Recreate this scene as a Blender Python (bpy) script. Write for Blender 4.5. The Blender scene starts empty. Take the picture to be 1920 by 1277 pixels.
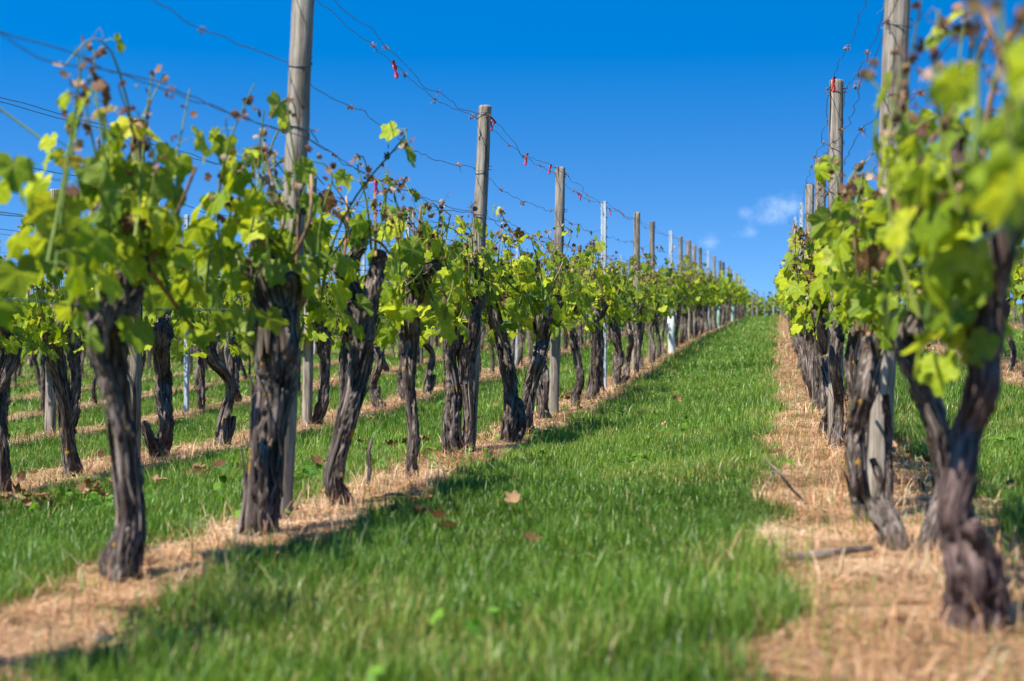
import bpy, math, random
import numpy as np
from mathutils import Vector

# ------------------------------------------------------------------ scene, camera, light
S = bpy.context.scene
COL = S.collection
CAM_H = 0.66
YAW = math.atan(0.184)
CA, SA = math.cos(YAW), math.sin(YAW)
FPX = 50.0 / 36.0 * 1920.0

cam_d = bpy.data.cameras.new("camera")
cam = bpy.data.objects.new("camera", cam_d)
COL.objects.link(cam)
cam.location = (0, 0, CAM_H)
cam.rotation_euler = (math.radians(90), 0, YAW)
cam_d.lens = 50
cam_d.sensor_width = 36
cam_d.sensor_fit = 'HORIZONTAL'
cam_d.clip_start = 0.05
cam_d.clip_end = 3000
cam_d.dof.use_dof = True
cam_d.dof.focus_distance = 9.3
cam_d.dof.aperture_fstop = 2.8
cam_d.dof.aperture_blades = 9
S.camera = cam

SUN_EL = math.radians(58)
sx, sy = -0.609, -0.792
n_ = math.hypot(sx, sy)
sx, sy = sx / n_, sy / n_
sun_vec = Vector((sx * math.cos(SUN_EL), sy * math.cos(SUN_EL), math.sin(SUN_EL)))
sun_d = bpy.data.lights.new("sun", 'SUN')
sun_d.energy = 5.0
sun_d.angle = math.radians(0.53)
sun_d.color = (1.0, 0.95, 0.86)
sun = bpy.data.objects.new("sun", sun_d)
COL.objects.link(sun)
sun.rotation_euler = sun_vec.to_track_quat('Z', 'Y').to_euler()
sun.location = (-30, -25, 50)

W = bpy.data.worlds.new("World")
S.world = W
W.use_nodes = True
wn, wl = W.node_tree.nodes, W.node_tree.links
wn.clear()
w_out = wn.new('ShaderNodeOutputWorld')
w_bg = wn.new('ShaderNodeBackground')
w_sky = wn.new('ShaderNodeTexSky')
w_sky.sky_type = 'NISHITA'
w_sky.sun_disc = False
w_sky.sun_elevation = SUN_EL
w_sky.sun_rotation = math.atan2(sx, sy)
w_sky.altitude = 300
w_sky.air_density = 1.0
w_sky.dust_density = 0.1
w_sky.ozone_density = 4.0
w_hsv = wn.new('ShaderNodeHueSaturation')
w_hsv.inputs['Saturation'].default_value = 1.38
w_hsv.inputs['Value'].default_value = 1.30
w_hsv.inputs['Hue'].default_value = 0.50
w_bg.inputs['Strength'].default_value = 0.098
wl.new(w_sky.outputs[0], w_hsv.inputs['Color'])
# a polarised, very clear sky: the deep blue reaches lower than in plain haze
w_geo = wn.new('ShaderNodeTexCoord')
w_map = wn.new('ShaderNodeMapping')
w_map.inputs['Scale'].default_value = (1, 1, 2.4)
w_map.inputs['Location'].default_value = (0, 0, .16)
wl.new(w_geo.outputs['Generated'], w_map.inputs['Vector'])
w_nrm = wn.new('ShaderNodeVectorMath')
w_nrm.operation = 'NORMALIZE'
wl.new(w_map.outputs[0], w_nrm.inputs[0])
wl.new(w_nrm.outputs[0], w_sky.inputs['Vector'])


def wmath(op, a, b=None, c=None):
    n = wn.new('ShaderNodeMath')
    n.operation = op
    for i, v in enumerate((a, b, c)):
        if v is None:
            continue
        if isinstance(v, (int, float)):
            n.inputs[i].default_value = v
        else:
            wl.new(v, n.inputs[i])
    return n.outputs[0]


# a few small fair-weather clouds low in the sky
w_tc = wn.new('ShaderNodeTexCoord')
w_noise = wn.new('ShaderNodeTexNoise')
w_noise.inputs['Scale'].default_value = 85
w_noise.inputs['Detail'].default_value = 6
w_noise.inputs['Roughness'].default_value = 0.66
wl.new(w_tc.outputs['Generated'], w_noise.inputs['Vector'])
w_sep = wn.new('ShaderNodeSeparateXYZ')
wl.new(w_tc.outputs['Generated'], w_sep.inputs[0])
w_az = wmath('ARCTAN2', w_sep.outputs[0], w_sep.outputs[1])
w_elv = wmath('ARCSINE', w_sep.outputs[2])
mask = None
for az_, el_, ra, re, amp in ((0.0075, 0.0925, 0.0170, 0.0095, .62), (-0.005, 0.083, 0.012, 0.004, .40),
                              (-0.0185, 0.0745, 0.011, 0.0045, .40), (-0.0440, 0.0690, 0.0085, 0.0065, .55),
                              (-0.0205, 0.0885, 0.006, 0.004, .34), (0.22, 0.07, 0.05, 0.012, .5)):
    dx = wmath('DIVIDE', wmath('SUBTRACT', w_az, az_), ra)
    dy = wmath('DIVIDE', wmath('SUBTRACT', w_elv, el_), re)
    d2 = wmath('ADD', wmath('MULTIPLY', dx, dx), wmath('MULTIPLY', dy, dy))
    g = wmath('MULTIPLY', wmath('POWER', 2.718, wmath('MULTIPLY', d2, -1.0)), amp)
    mask = g if mask is None else wmath('ADD', mask, g)
w_nz = wmath('MAXIMUM', wmath('ADD', wmath('MULTIPLY', wmath('SUBTRACT', w_noise.outputs[0], .5), 4.5), 1.0), 0.0)
w_f = wmath('MINIMUM', wmath('MULTIPLY', mask, w_nz), 0.9)
w_f = wmath('MULTIPLY', wmath('MAXIMUM', wmath('SUBTRACT', wmath('MULTIPLY', w_f, 1.5), 0.24), 0.0), 0.29)
wl.new(wmath('ADD', 1.20, wmath('MINIMUM', wmath('MAXIMUM', wmath('MULTIPLY', w_elv, 1.0), 0.0), 0.30)), w_hsv.inputs['Saturation'])
wl.new(wmath('ADD', 1.07, wmath('MINIMUM', wmath('MAXIMUM', w_elv, 0.0), 0.22)), w_hsv.inputs['Value'])
w_mix = wn.new('ShaderNodeMix')
w_mix.data_type = 'RGBA'
wl.new(w_f, w_mix.inputs['Factor'])
wl.new(w_hsv.outputs[0], w_mix.inputs[6])
w_mix.inputs[7].default_value = (4.6, 5.6, 7.2, 1)
wl.new(w_mix.outputs[2], w_bg.inputs['Color'])
wl.new(w_bg.outputs[0], w_out.inputs[0])

S.view_settings.view_transform = 'Standard'
S.view_settings.look = 'None'
S.view_settings.exposure = 0.98
S.view_settings.gamma = 1.0
S.render.engine = 'CYCLES'
S.cycles.max_bounces = 8
S.cycles.diffuse_bounces = 3
S.cycles.glossy_bounces = 2
S.cycles.transmission_bounces = 4
S.cycles.caustics_reflective = False
S.cycles.caustics_refractive = False
S.cycles.use_denoising = True

R = np.random.default_rng(7)
random.seed(7)

# ------------------------------------------------------------------ terrain functions
ROW_STEP = 2.006
U_L = -1.672
U_R = 0.334
PV = np.array([-60, -10, 0, 4.6, 7.7, 11, 14.6, 17.9, 20.4, 24.3, 27.2, 29.8, 40, 55, 76, 80, 84, 90, 120, 220, 700, 2500.])
PZ = np.array([-1.2, -.72, -.665, -.655, -.645, -.60, -.50, -.375, -.283, -.125, -.015, .07, .38, .78, 1.20, 1.25, 1.24, 1.15, .2, -6, -25, -30.])
_vv = np.concatenate([np.arange(-60, 130, .25), np.arange(130, 2500, 5.)])
_zz = np.interp(_vv, PV, PZ)
_m = _vv < 130
_k = np.exp(-np.linspace(-2, 2, 13) ** 2)
_k /= _k.sum()
_zs = np.convolve(np.pad(_zz[_m], 6, mode='edge'), _k, mode='valid')
_zz[_m] = _zs


def hash2(ix, iy, s):
    h = (ix.astype(np.int64) * 374761393 + iy.astype(np.int64) * 668265263 + s * 1442695041) & 0x7fffffff
    h = ((h ^ (h >> 13)) * 1274126177) & 0x7fffffff
    return ((h ^ (h >> 16)) & 0xffff) / 65535.0


def vnoise(x, y, s=0):
    x = np.asarray(x, float)
    y = np.asarray(y, float)
    ix, iy = np.floor(x), np.floor(y)
    fx, fy = x - ix, y - iy
    fx, fy = fx * fx * (3 - 2 * fx), fy * fy * (3 - 2 * fy)
    a = hash2(ix, iy, s)
    b = hash2(ix + 1, iy, s)
    c = hash2(ix, iy + 1, s)
    d = hash2(ix + 1, iy + 1, s)
    return (a * (1 - fx) + b * fx) * (1 - fy) + (c * (1 - fx) + d * fx) * fy


def bend(v):
    t = np.clip((np.asarray(v, float) - 18) / 30, 0, 1)
    return .13 * t * t * (3 - 2 * t)


def ground(u, v):
    u = np.asarray(u, float)
    v = np.asarray(v, float)
    z = np.interp(v, _vv, _zz) + CAM_H
    z = z + .045 * 45 * np.tanh((u - U_L) / 45)
    z = z + (vnoise(u * 1.3, v * 1.3, 3) - .5) * .035 + (vnoise(u * 4, v * 4, 4) - .5) * .012
    return z


def gz(u, v):
    return float(ground(np.array([u]), np.array([v]))[0])


def row_u(k):           # k = 0 is the row with the white guard, +1 the row over the broad straw strip, negative beyond
    return U_L + ROW_STEP * k


def cam2w(X, Z):
    return X * CA - Z * SA, X * SA + Z * CA


def w2cam(u, v):
    return u * CA + v * SA, -u * SA + v * CA


def strip_half(u, v):
    k = np.round((u - bend(v) - U_L) / ROW_STEP)
    w = np.where(k == 0, .265, np.where(k == 1, .265 + .085 * np.clip((v - 2.5) / 2, 0, 1), .36))
    n = (vnoise(u * 2.3, v * 2.3, 11) - .5) * .19 + (vnoise(u * 7, v * 7, 12) - .5) * .11
    return w + n


def row_dist(u, v):
    d = (u - bend(v) - U_L) / ROW_STEP
    return np.abs(d - np.round(d)) * ROW_STEP


# ------------------------------------------------------------------ materials
def new_mat(name):
    m = bpy.data.materials.new(name)
    m.use_nodes = True
    nt = m.node_tree
    nt.nodes.clear()
    out = nt.nodes.new('ShaderNodeOutputMaterial')
    return m, nt, out


class NT:
    def __init__(self, nt):
        self.nt = nt

    def n(self, t, **kw):
        nd = self.nt.nodes.new(t)
        for k, v in kw.items():
            setattr(nd, k, v)
        return nd

    def l(self, a, b):
        self.nt.links.new(a, b)

    def m(self, op, a, b=None, c=None, clamp=False):
        n = self.nt.nodes.new('ShaderNodeMath')
        n.operation = op
        n.use_clamp = clamp
        for i, v in enumerate((a, b, c)):
            if v is None:
                continue
            if isinstance(v, (int, float)):
                n.inputs[i].default_value = v
            else:
                self.l(v, n.inputs[i])
        return n.outputs[0]

    def noise(self, vec, scale, detail=4, rough=.55, mapping=None):
        if mapping is not None:
            mp = self.n('ShaderNodeMapping')
            mp.inputs['Scale'].default_value = mapping
            self.l(vec, mp.inputs['Vector'])
            vec = mp.outputs[0]
        n = self.n('ShaderNodeTexNoise')
        n.inputs['Scale'].default_value = scale
        n.inputs['Detail'].default_value = detail
        n.inputs['Roughness'].default_value = rough
        self.l(vec, n.inputs['Vector'])
        return n.outputs[0]

    def ramp(self, fac, stops, interp='LINEAR'):
        r = self.n('ShaderNodeValToRGB')
        r.color_ramp.interpolation = interp
        els = r.color_ramp.elements
        while len(els) < len(stops):
            els.new(.5)
        for e, (p, c) in zip(els, stops):
            e.position = p
            e.color = (*c, 1) if len(c) == 3 else c
        self.l(fac, r.inputs[0])
        return r.outputs[0]

    def mix(self, fac, a, b, blend='MIX'):
        m = self.n('ShaderNodeMix', data_type='RGBA', blend_type=blend)
        for i, v in ((0, fac), (6, a), (7, b)):
            if isinstance(v, (int, float)):
                m.inputs[i].default_value = v
            elif isinstance(v, tuple):
                m.inputs[i].default_value = (*v, 1)
            else:
                self.l(v, m.inputs[i])
        return m.outputs[2]

    def bump(self, h, strength, dist):
        b = self.n('ShaderNodeBump')
        b.inputs['Strength'].default_value = strength
        b.inputs['Distance'].default_value = dist
        self.l(h, b.inputs['Height'])
        return b.outputs[0]

    def pbsdf(self, color, rough=.7, spec=.3, metal=0., normal=None):
        p = self.n('ShaderNodeBsdfPrincipled')
        for nm, v in (('Base Color', color), ('Roughness', rough), ('Specular IOR Level', spec), ('Metallic', metal)):
            if isinstance(v, (int, float)):
                p.inputs[nm].default_value = v
            elif isinstance(v, tuple):
                p.inputs[nm].default_value = (*v, 1)
            else:
                self.l(v, p.inputs[nm])
        if normal is not None:
            self.l(normal, p.inputs['Normal'])
        return p.outputs[0]


def leafy(t, out, col, tcol, frac, rough, spec, normal=None):
    p = t.pbsdf(col, rough, spec, normal=normal)
    tr = t.n('ShaderNodeBsdfTranslucent')
    t.l(tcol, tr.inputs['Color'])
    if normal is not None:
        t.l(normal, tr.inputs['Normal'])
    mx = t.n('ShaderNodeMixShader')
    mx.inputs[0].default_value = frac
    t.l(p, mx.inputs[1])
    t.l(tr.outputs[0], mx.inputs[2])
    t.l(mx.outputs[0], out.inputs[0])


def mat_leaf():
    m, nt, out = new_mat("vine_leaf")
    t = NT(nt)
    at = t.n('ShaderNodeAttribute', attribute_name='leafco')
    sp = t.n('ShaderNodeSeparateXYZ')
    t.l(at.outputs['Vector'], sp.inputs[0])
    x, y, tint = sp.outputs
    base = t.ramp(tint, [(0, (.080, .145, .008)), (.30, (.200, .290, .010)), (.62, (.410, .475, .014)),
                         (.90, (.560, .530, .035)), (.945, (.42, .36, .04)), (.965, (.19, .080, .035)), (1, (.11, .055, .03))])
    ang = t.m('ABSOLUTE', t.m('ARCTAN2', x, y))
    rad = t.m('SQRT', t.m('ADD', t.m('MULTIPLY', x, x), t.m('MULTIPLY', y, y)))
    dv = t.m('MULTIPLY', t.m('PINGPONG', ang, .46), rad)
    vein = t.m('SUBTRACT', 1.0, t.m('DIVIDE', dv, .05), clamp=True)
    geo = t.n('ShaderNodeNewGeometry')
    nz = t.noise(geo.outputs['Position'], 60, 3)
    col = t.mix(t.m('MULTIPLY', vein, .40), base, (.36, .39, .08))
    col = t.mix(1.0, col, t.ramp(nz, [(.25, (.72, .78, .7)), (.75, (1.2, 1.15, 1.2))]), 'MULTIPLY')
    # underside paler
    col = t.mix(t.m('MULTIPLY', geo.outputs['Backfacing'], .35), col, (.22, .30, .12))
    tcol = t.mix(1.0, col, (1.75, 1.6, .40), 'MULTIPLY')
    hn = t.noise(at.outputs['Vector'], 6, 3)
    h = t.m('ADD', t.m('MULTIPLY', vein, -.5), hn)
    leafy(t, out, col, tcol, .40, .5, .2, t.bump(h, .5, .006))
    return m


def mat_simple_leafy(name, stops, frac=.3, rough=.55, spec=.25, trans=(1.3, 1.3, .6), scale=30):
    m, nt, out = new_mat(name)
    t = NT(nt)
    at = t.n('ShaderNodeAttribute', attribute_name='tint')
    col = t.ramp(at.outputs['Fac'], stops)
    geo = t.n('ShaderNodeNewGeometry')
    nz = t.noise(geo.outputs['Position'], scale, 3)
    col = t.mix(1.0, col, t.ramp(nz, [(.25, (.75, .75, .75)), (.75, (1.2, 1.2, 1.2))]), 'MULTIPLY')
    tcol = t.mix(1.0, col, trans, 'MULTIPLY')
    leafy(t, out, col, tcol, frac, rough, spec)
    return m


def mat_bark(name, dark, mid, light, lichen=.66):
    m, nt, out = new_mat(name)
    t = NT(nt)
    at = t.n('ShaderNodeAttribute', attribute_name='barkco')
    v = at.outputs['Vector']
    fib = t.noise(v, 1.0, 6, .65, (75, 75, 9))
    fib2 = t.noise(v, 1.0, 4, .6, (190, 190, 26))
    big = t.noise(v, 9, 4, .6)
    f = t.m('ADD', t.m('MULTIPLY', fib, .62), t.m('MULTIPLY', fib2, .38))
    col = t.ramp(f, [(.36, dark), (.48, mid), (.62, light), (.72, tuple(min(1, c * 1.5) for c in light))])
    col = t.mix(1.0, col, t.ramp(big, [(.32, (.45, .43, .42)), (.68, (1.35, 1.31, 1.3))]), 'MULTIPLY')
    li = t.noise(v, 17, 3, .7)
    li2 = t.noise(v, 90, 2, .6)
    lm = t.ramp(t.m('ADD', li, t.m('MULTIPLY', t.m('SUBTRACT', li2, .5), .25)), [(lichen, (0, 0, 0)), (lichen + .035, (1, 1, 1))])
    col = t.mix(lm, col, (.38, .20, .025))
    ms = t.noise(v, 12, 4, .7)
    mm = t.ramp(ms, [(.62, (0, 0, 0)), (.72, (.55, .55, .55))])
    col = t.mix(mm, col, (.075, .075, .035))
    nrm = t.bump(f, .9, .012)
    t.l(t.pbsdf(col, .9, .15, normal=nrm), out.inputs[0])
    return m


def mat_wood(name, dark, mid, light):
    m, nt, out = new_mat(name)
    t = NT(nt)
    at = t.n('ShaderNodeAttribute', attribute_name='barkco')
    v = at.outputs['Vector']
    g1 = t.noise(v, 1.0, 6, .62, (60, 60, 2.6))
    g2 = t.noise(v, 1.0, 3, .5, (230, 230, 9))
    g3 = t.noise(v, 1.0, 3, .5, (26, 26, 1.1))
    f = t.m('ADD', t.m('MULTIPLY', g1, .65), t.m('MULTIPLY', g2, .35))
    col = t.ramp(f, [(.34, dark), (.46, mid), (.60, light)])
    blot = t.noise(v, 7, 4, .6)
    col = t.mix(1.0, col, t.ramp(blot, [(.3, (.72, .70, .66)), (.7, (1.15, 1.13, 1.12))]), 'MULTIPLY')
    crack = t.ramp(g3, [(.365, (0, 0, 0)), (.395, (1, 1, 1))])
    col = t.mix(crack, (.03, .024, .02), col)
    vor = t.n('ShaderNodeTexVoronoi', feature='F1')
    vor.inputs['Scale'].default_value = 8
    t.l(v, vor.inputs['Vector'])
    kn = t.ramp(vor.outputs['Distance'], [(.05, (1, 1, 1)), (.10, (0, 0, 0))])
    col = t.mix(t.m('MULTIPLY', kn, .7), col, (.06, .04, .03))
    h = t.m('ADD', f, t.m('MULTIPLY', crack, .6))
    t.l(t.pbsdf(col, .85, .2, normal=t.bump(h, .8, .006)), out.inputs[0])
    return m


def mat_galv():
    m, nt, out = new_mat("galvanised_steel")
    t = NT(nt)
    tc = t.n('ShaderNodeTexCoord')
    vor = t.n('ShaderNodeTexVoronoi', feature='F1')
    vor.inputs['Scale'].default_value = 70
    t.l(tc.outputs['Object'], vor.inputs['Vector'])
    nz = t.noise(tc.outputs['Object'], 14, 4, .6, (1, 1, .35))
    col = t.mix(t.m('MULTIPLY', vor.outputs['Distance'], .8), (.40, .46, .50), (.66, .71, .74))
    col = t.mix(1.0, col, t.ramp(nz, [(.3, (.72, .73, .74)), (.7, (1.1, 1.1, 1.1))]), 'MULTIPLY')
    rough = t.m('ADD', .38, t.m('MULTIPLY', nz, .3))
    t.l(t.pbsdf(col, rough, .5, .45), out.inputs[0])
    return m


def mat_plain(name, col, rough=.6, spec=.3, metal=0., scale=25, var=.35, bump=.2):
    m, nt, out = new_mat(name)
    t = NT(nt)
    tc = t.n('ShaderNodeTexCoord')
    nz = t.noise(tc.outputs['Object'], scale, 4)
    c = t.mix(1.0, col, t.ramp(nz, [(.25, (1 - var,) * 3), (.75, (1 + var * .6,) * 3)]), 'MULTIPLY')
    t.l(t.pbsdf(c, rough, spec, metal, t.bump(nz, bump, .004)), out.inputs[0])
    return m


def mat_guard():
    m, nt, out = new_mat("guard_plastic")
    t = NT(nt)
    tc = t.n('ShaderNodeTexCoord')
    nz = t.noise(tc.outputs['Object'], 9, 4, .6, (1, 1, .3))
    oi = t.n('ShaderNodeObjectInfo')
    col = t.ramp(nz, [(.3, (.60, .68, .60)), (.7, (.78, .82, .76))])
    tr = t.n('ShaderNodeBsdfTranslucent')
    t.l(col, tr.inputs['Color'])
    mx = t.n('ShaderNodeMixShader')
    mx.inputs[0].default_value = .3
    t.l(t.pbsdf(t.mix(1.0, col, oi.outputs['Color'], 'MULTIPLY'), .45, .4), mx.inputs[1])
    t.l(tr.outputs[0], mx.inputs[2])
    t.l(mx.outputs[0], out.inputs[0])
    return m


def mat_ground():
    m, nt, out = new_mat("vineyard_ground")
    t = NT(nt)
    geo = t.n('ShaderNodeNewGeometry')
    pos = geo.outputs['Position']
    sp = t.n('ShaderNodeSeparateXYZ')
    t.l(pos, sp.inputs[0])
    d = t.m('PINGPONG', t.m('ADD', t.m('SUBTRACT', sp.outputs[0], U_L), ROW_STEP * 40), ROW_STEP / 2)
    n1 = t.noise(pos, 2.2, 4)
    n2 = t.noise(pos, 11, 3)
    d = t.m('ADD', d, t.m('ADD', t.m('MULTIPLY', t.m('SUBTRACT', n1, .5), .42), t.m('MULTIPLY', t.m('SUBTRACT', n2, .5), .2)))
    f = t.ramp(d, [(.32, (0, 0, 0)), (.46, (1, 1, 1))])
    n3 = t.noise(pos, 85, 5, .7)
    n4 = t.noise(pos, 1.1, 3)
    grass = t.ramp(n3, [(.3, (.030, .055, .010)), (.5, (.075, .14, .022)), (.72, (.15, .21, .04))])
    grass = t.mix(t.ramp(n4, [(.5, (0, 0, 0)), (.8, (.5, .5, .5))]), grass, (.15, .14, .045))
    straw = t.ramp(n3, [(.28, (.085, .052, .030)), (.5, (.24, .145, .075)), (.72, (.47, .31, .17))])
    col = t.mix(f, straw, grass)
    t.l(t.pbsdf(col, .95, .1, normal=t.bump(n3, .8, .02)), out.inputs[0])
    return m


M_LEAF = mat_leaf()
M_SHOOT = mat_simple_leafy("green_shoot", [(0, (.10, .17, .03)), (.7, (.22, .27, .05)), (1, (.20, .09, .05))], .15)
M_WITHER = mat_simple_leafy("withered_leaf", [(0, (.09, .045, .032)), (.4, (.22, .115, .070)), (.8, (.38, .24, .15)), (1, (.46, .36, .26))], .25, .8, .1, (1.2, .9, .6))
M_GRASS = mat_simple_leafy("grass_blade", [(0, (.040, .085, .010)), (.35, (.088, .190, .019)), (.7, (.185, .305, .036)), (.88, (.32, .38, .075)), (.95, (.33, .29, .09)), (1, (.44, .34, .16))], .28, .40, .38, (1.4, 1.4, .4), 3)
M_STRAW = mat_simple_leafy("dry_straw", [(0, (.10, .055, .028)), (.28, (.42, .218, .096)), (.65, (.63, .375, .190)), (1, (.75, .58, .38))], .15, .6, .3, (1, .85, .6), 5)
M_WEED = mat_simple_leafy("weed_leaf", [(0, (.03, .10, .01)), (.6, (.09, .22, .015)), (1, (.16, .30, .03))], .35)
M_LITTER = mat_simple_leafy("dead_leaf", [(0, (.07, .035, .02)), (.5, (.20, .10, .05)), (1, (.42, .27, .15))], .15, .8, .1, (1.2, .9, .6))
M_BARK = mat_bark("vine_bark", (.011, .009, .007), (.078, .062, .052), (.30, .25, .215))
M_BARK_RED = mat_bark("vine_bark_reddish", (.026, .017, .015), (.105, .072, .064), (.27, .195, .175), .72)
M_CANE = mat_bark("vine_cane", (.14, .07, .035), (.29, .16, .08), (.46, .33, .22), .9)
M_WOOD = mat_wood("weathered_post", (.055, .044, .034), (.215, .180, .140), (.41, .365, .305))
M_WOOD_DK = mat_wood("dark_post", (.05, .040, .030), (.145, .12, .092), (.28, .24, .20))
M_GALV = mat_galv()
M_WIRE = mat_plain("wire_steel", (.115, .125, .14), .5, .4, .6, 40, .3)
M_WIRE_G = mat_plain("wire_green_coat", (.055, .13, .125), .5, .4, 0, 40, .2)
M_RED = mat_plain("red_plastic", (.55, .02, .035), .4, .4, 0, 60, .2)
M_GUARD = mat_guard()
M_GROUND = mat_ground()


# ------------------------------------------------------------------ mesh helpers
class Geo:
    """collects triangle arrays with one vector attribute"""

    def __init__(self):
        self.v, self.t, self.a, self.n = [], [], [], 0

    def add(self, v, t, a):
        v = np.asarray(v, np.float32)
        self.v.append(v)
        self.t.append(np.asarray(t, np.int64) + self.n)
        a = np.asarray(a, np.float32)
        if a.ndim == 0:
            a = np.full(len(v), float(a), np.float32)
        self.a.append(a)
        self.n += len(v)

    def arrays(self):
        return np.concatenate(self.v), np.concatenate(self.t), np.concatenate(self.a)

    def mesh(self, name, mat, attr='tint', smooth=True):
        if not self.v:
            return None
        return np_mesh(name, *self.arrays(), mat, attr, smooth)


def np_mesh(name, V, T, A, mat, attr='tint', smooth=True):
    me = bpy.data.meshes.new(name)
    nv, nt = len(V), len(T)
    me.vertices.add(nv)
    me.vertices.foreach_set('co', np.ascontiguousarray(V, np.float32).ravel())
    me.loops.add(nt * 3)
    me.loops.foreach_set('vertex_index', np.ascontiguousarray(T, np.int32).ravel())
    me.polygons.add(nt)
    me.polygons.foreach_set('loop_start', np.arange(0, nt * 3, 3, dtype=np.int32))
    me.polygons.foreach_set('use_smooth', np.full(nt, smooth, dtype=bool))
    if A is not None:
        if A.ndim == 2:
            at = me.attributes.new(attr, 'FLOAT_VECTOR', 'POINT')
            at.data.foreach_set('vector', np.ascontiguousarray(A, np.float32).ravel())
        else:
            at = me.attributes.new(attr, 'FLOAT', 'POINT')
            at.data.foreach_set('value', np.ascontiguousarray(A, np.float32))
    me.update(calc_edges=True)
    me.materials.append(mat)
    return me


def link(name, mesh, parent=None, loc=None):
    o = bpy.data.objects.new(name, mesh)
    COL.objects.link(o)
    if parent is not None:
        o.parent = parent
    if loc is not None:
        o.location = loc
    return o


def tag(o, label=None, cat=None, group=None, kind=None):
    if label:
        o['label'] = label
    if cat:
        o['category'] = cat
    if group:
        o['group'] = group
    if kind:
        o['kind'] = kind
    return o


def catmull(P, n):
    P = np.asarray(P, float)
    if len(P) == 2:
        t = np.linspace(0, 1, n)[:, None]
        return P[0] * (1 - t) + P[1] * t
    Q = np.vstack([2 * P[0] - P[1], P, 2 * P[-1] - P[-2]])
    s = np.linspace(0, len(P) - 1 - 1e-6, n)
    i = s.astype(int)
    t = (s - i)[:, None]
    p0, p1, p2, p3 = Q[i], Q[i + 1], Q[i + 2], Q[i + 3]
    return .5 * (2 * p1 + (p2 - p0) * t + (2 * p0 - 5 * p1 + 4 * p2 - p3) * t ** 2 + (3 * p1 - p0 - 3 * p2 + p3) * t ** 3)


def frames(C):
    T = np.gradient(C, axis=0)
    T /= np.linalg.norm(T, axis=1, keepdims=True) + 1e-9
    ref = np.array([1., 0, 0]) if abs(T[0][0]) < .8 else np.array([0, 1., 0])
    N = np.zeros_like(T)
    for i in range(len(T)):
        r = ref - T[i] * np.dot(ref, T[i])
        r /= np.linalg.norm(r) + 1e-9
        N[i] = r
        ref = r
    return T, N, np.cross(T, N)


def tube(geo, P, Rr, sides=6, n=None, attr='tint', val=.5, gnarl=0., rng=None, cap=True, seed_s=0.):
    """tapered tube through points P (k,3) with radii Rr; gnarl > 0 makes ropey, ridged bark"""
    P = np.asarray(P, float)
    Rr = np.asarray(Rr, float)
    n = n or len(P)
    C = catmull(P, n)
    rad = np.clip(catmull(np.stack([Rr, Rr * 0, Rr * 0], 1), n)[:, 0], .3 * Rr.min(), None)
    T, N, B = frames(C)
    th = np.linspace(0, 2 * math.pi, sides, endpoint=False)
    L = np.concatenate([[0], np.cumsum(np.linalg.norm(np.diff(C, axis=0), axis=1))])
    rr = np.repeat(rad[:, None], sides, 1)
    if gnarl > 0:
        ph = rng.random(8) * 6.28
        tw = rng.uniform(-5, 5)
        s_ = L[:, None]
        a = th[None, :] + tw * s_
        m = (.16 * np.sin(2 * a + ph[0] + 5 * s_) + .12 * np.sin(3 * a + ph[1] - 9 * s_) + .07 * np.sin(5 * a + ph[2] + 13 * s_)
             + .04 * np.sin(9 * a + ph[3]))
        cell = vnoise(np.cos(th)[None, :] * 2.2 + s_ * 0 + ph[4] * 9, s_ * 13 + np.sin(th)[None, :] * 2.2, 21) - .5
        cell2 = vnoise(np.cos(th)[None, :] * 5 + ph[5] * 9, s_ * 34 + np.sin(th)[None, :] * 5, 22) - .5
        fa = th[None, :] + tw * .6 * s_ + .25 * np.sin(7 * s_ + ph[6])
        fib = vnoise(np.cos(fa) * 7 + ph[6] * 9 + np.sin(fa) * 9, s_ * 24 + 0 * fa, 23) - .5
        fib2 = vnoise(np.cos(fa) * 15 + ph[7] * 9 + np.sin(fa) * 17, s_ * 60 + 0 * fa, 24) - .5
        m = .8 * m + .42 * cell + .30 * cell2 + .42 * fib + .30 * fib2
        rr = rr * (1 + gnarl * m)
    V = C[:, None, :] + rr[..., None] * (np.cos(th)[None, :, None] * N[:, None, :] + np.sin(th)[None, :, None] * B[:, None, :])
    V = V.reshape(-1, 3)
    i, j = np.meshgrid(np.arange(n - 1), np.arange(sides), indexing='ij')
    a = i * sides + j
    b = i * sides + (j + 1) % sides
    c, d = a + sides, b + sides
    tri = np.concatenate([np.stack([a, b, d], -1).reshape(-1, 3), np.stack([a, d, c], -1).reshape(-1, 3)])
    if cap:
        top = C[-1] + T[-1] * rad[-1] * .35
        V = np.vstack([V, top[None]])
        k = len(V) - 1
        jj = np.arange(sides)
        tri = np.vstack([tri, np.stack([(n - 1) * sides + jj, (n - 1) * sides + (jj + 1) % sides, np.full(sides, k)], 1)])
    if attr == 'barkco':
        A = np.stack([(rad[:, None] * np.cos(th)[None]), (rad[:, None] * np.sin(th)[None]), np.repeat(L[:, None], sides, 1)], -1).reshape(-1, 3)
        if cap:
            A = np.vstack([A, A[-1:]])
        A = A + np.array([seed_s * 3.1, seed_s * 1.7, seed_s])
    else:
        A = np.full(len(V), val)
    geo.add(V, tri, A)
    return C, rad, N, B


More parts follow.
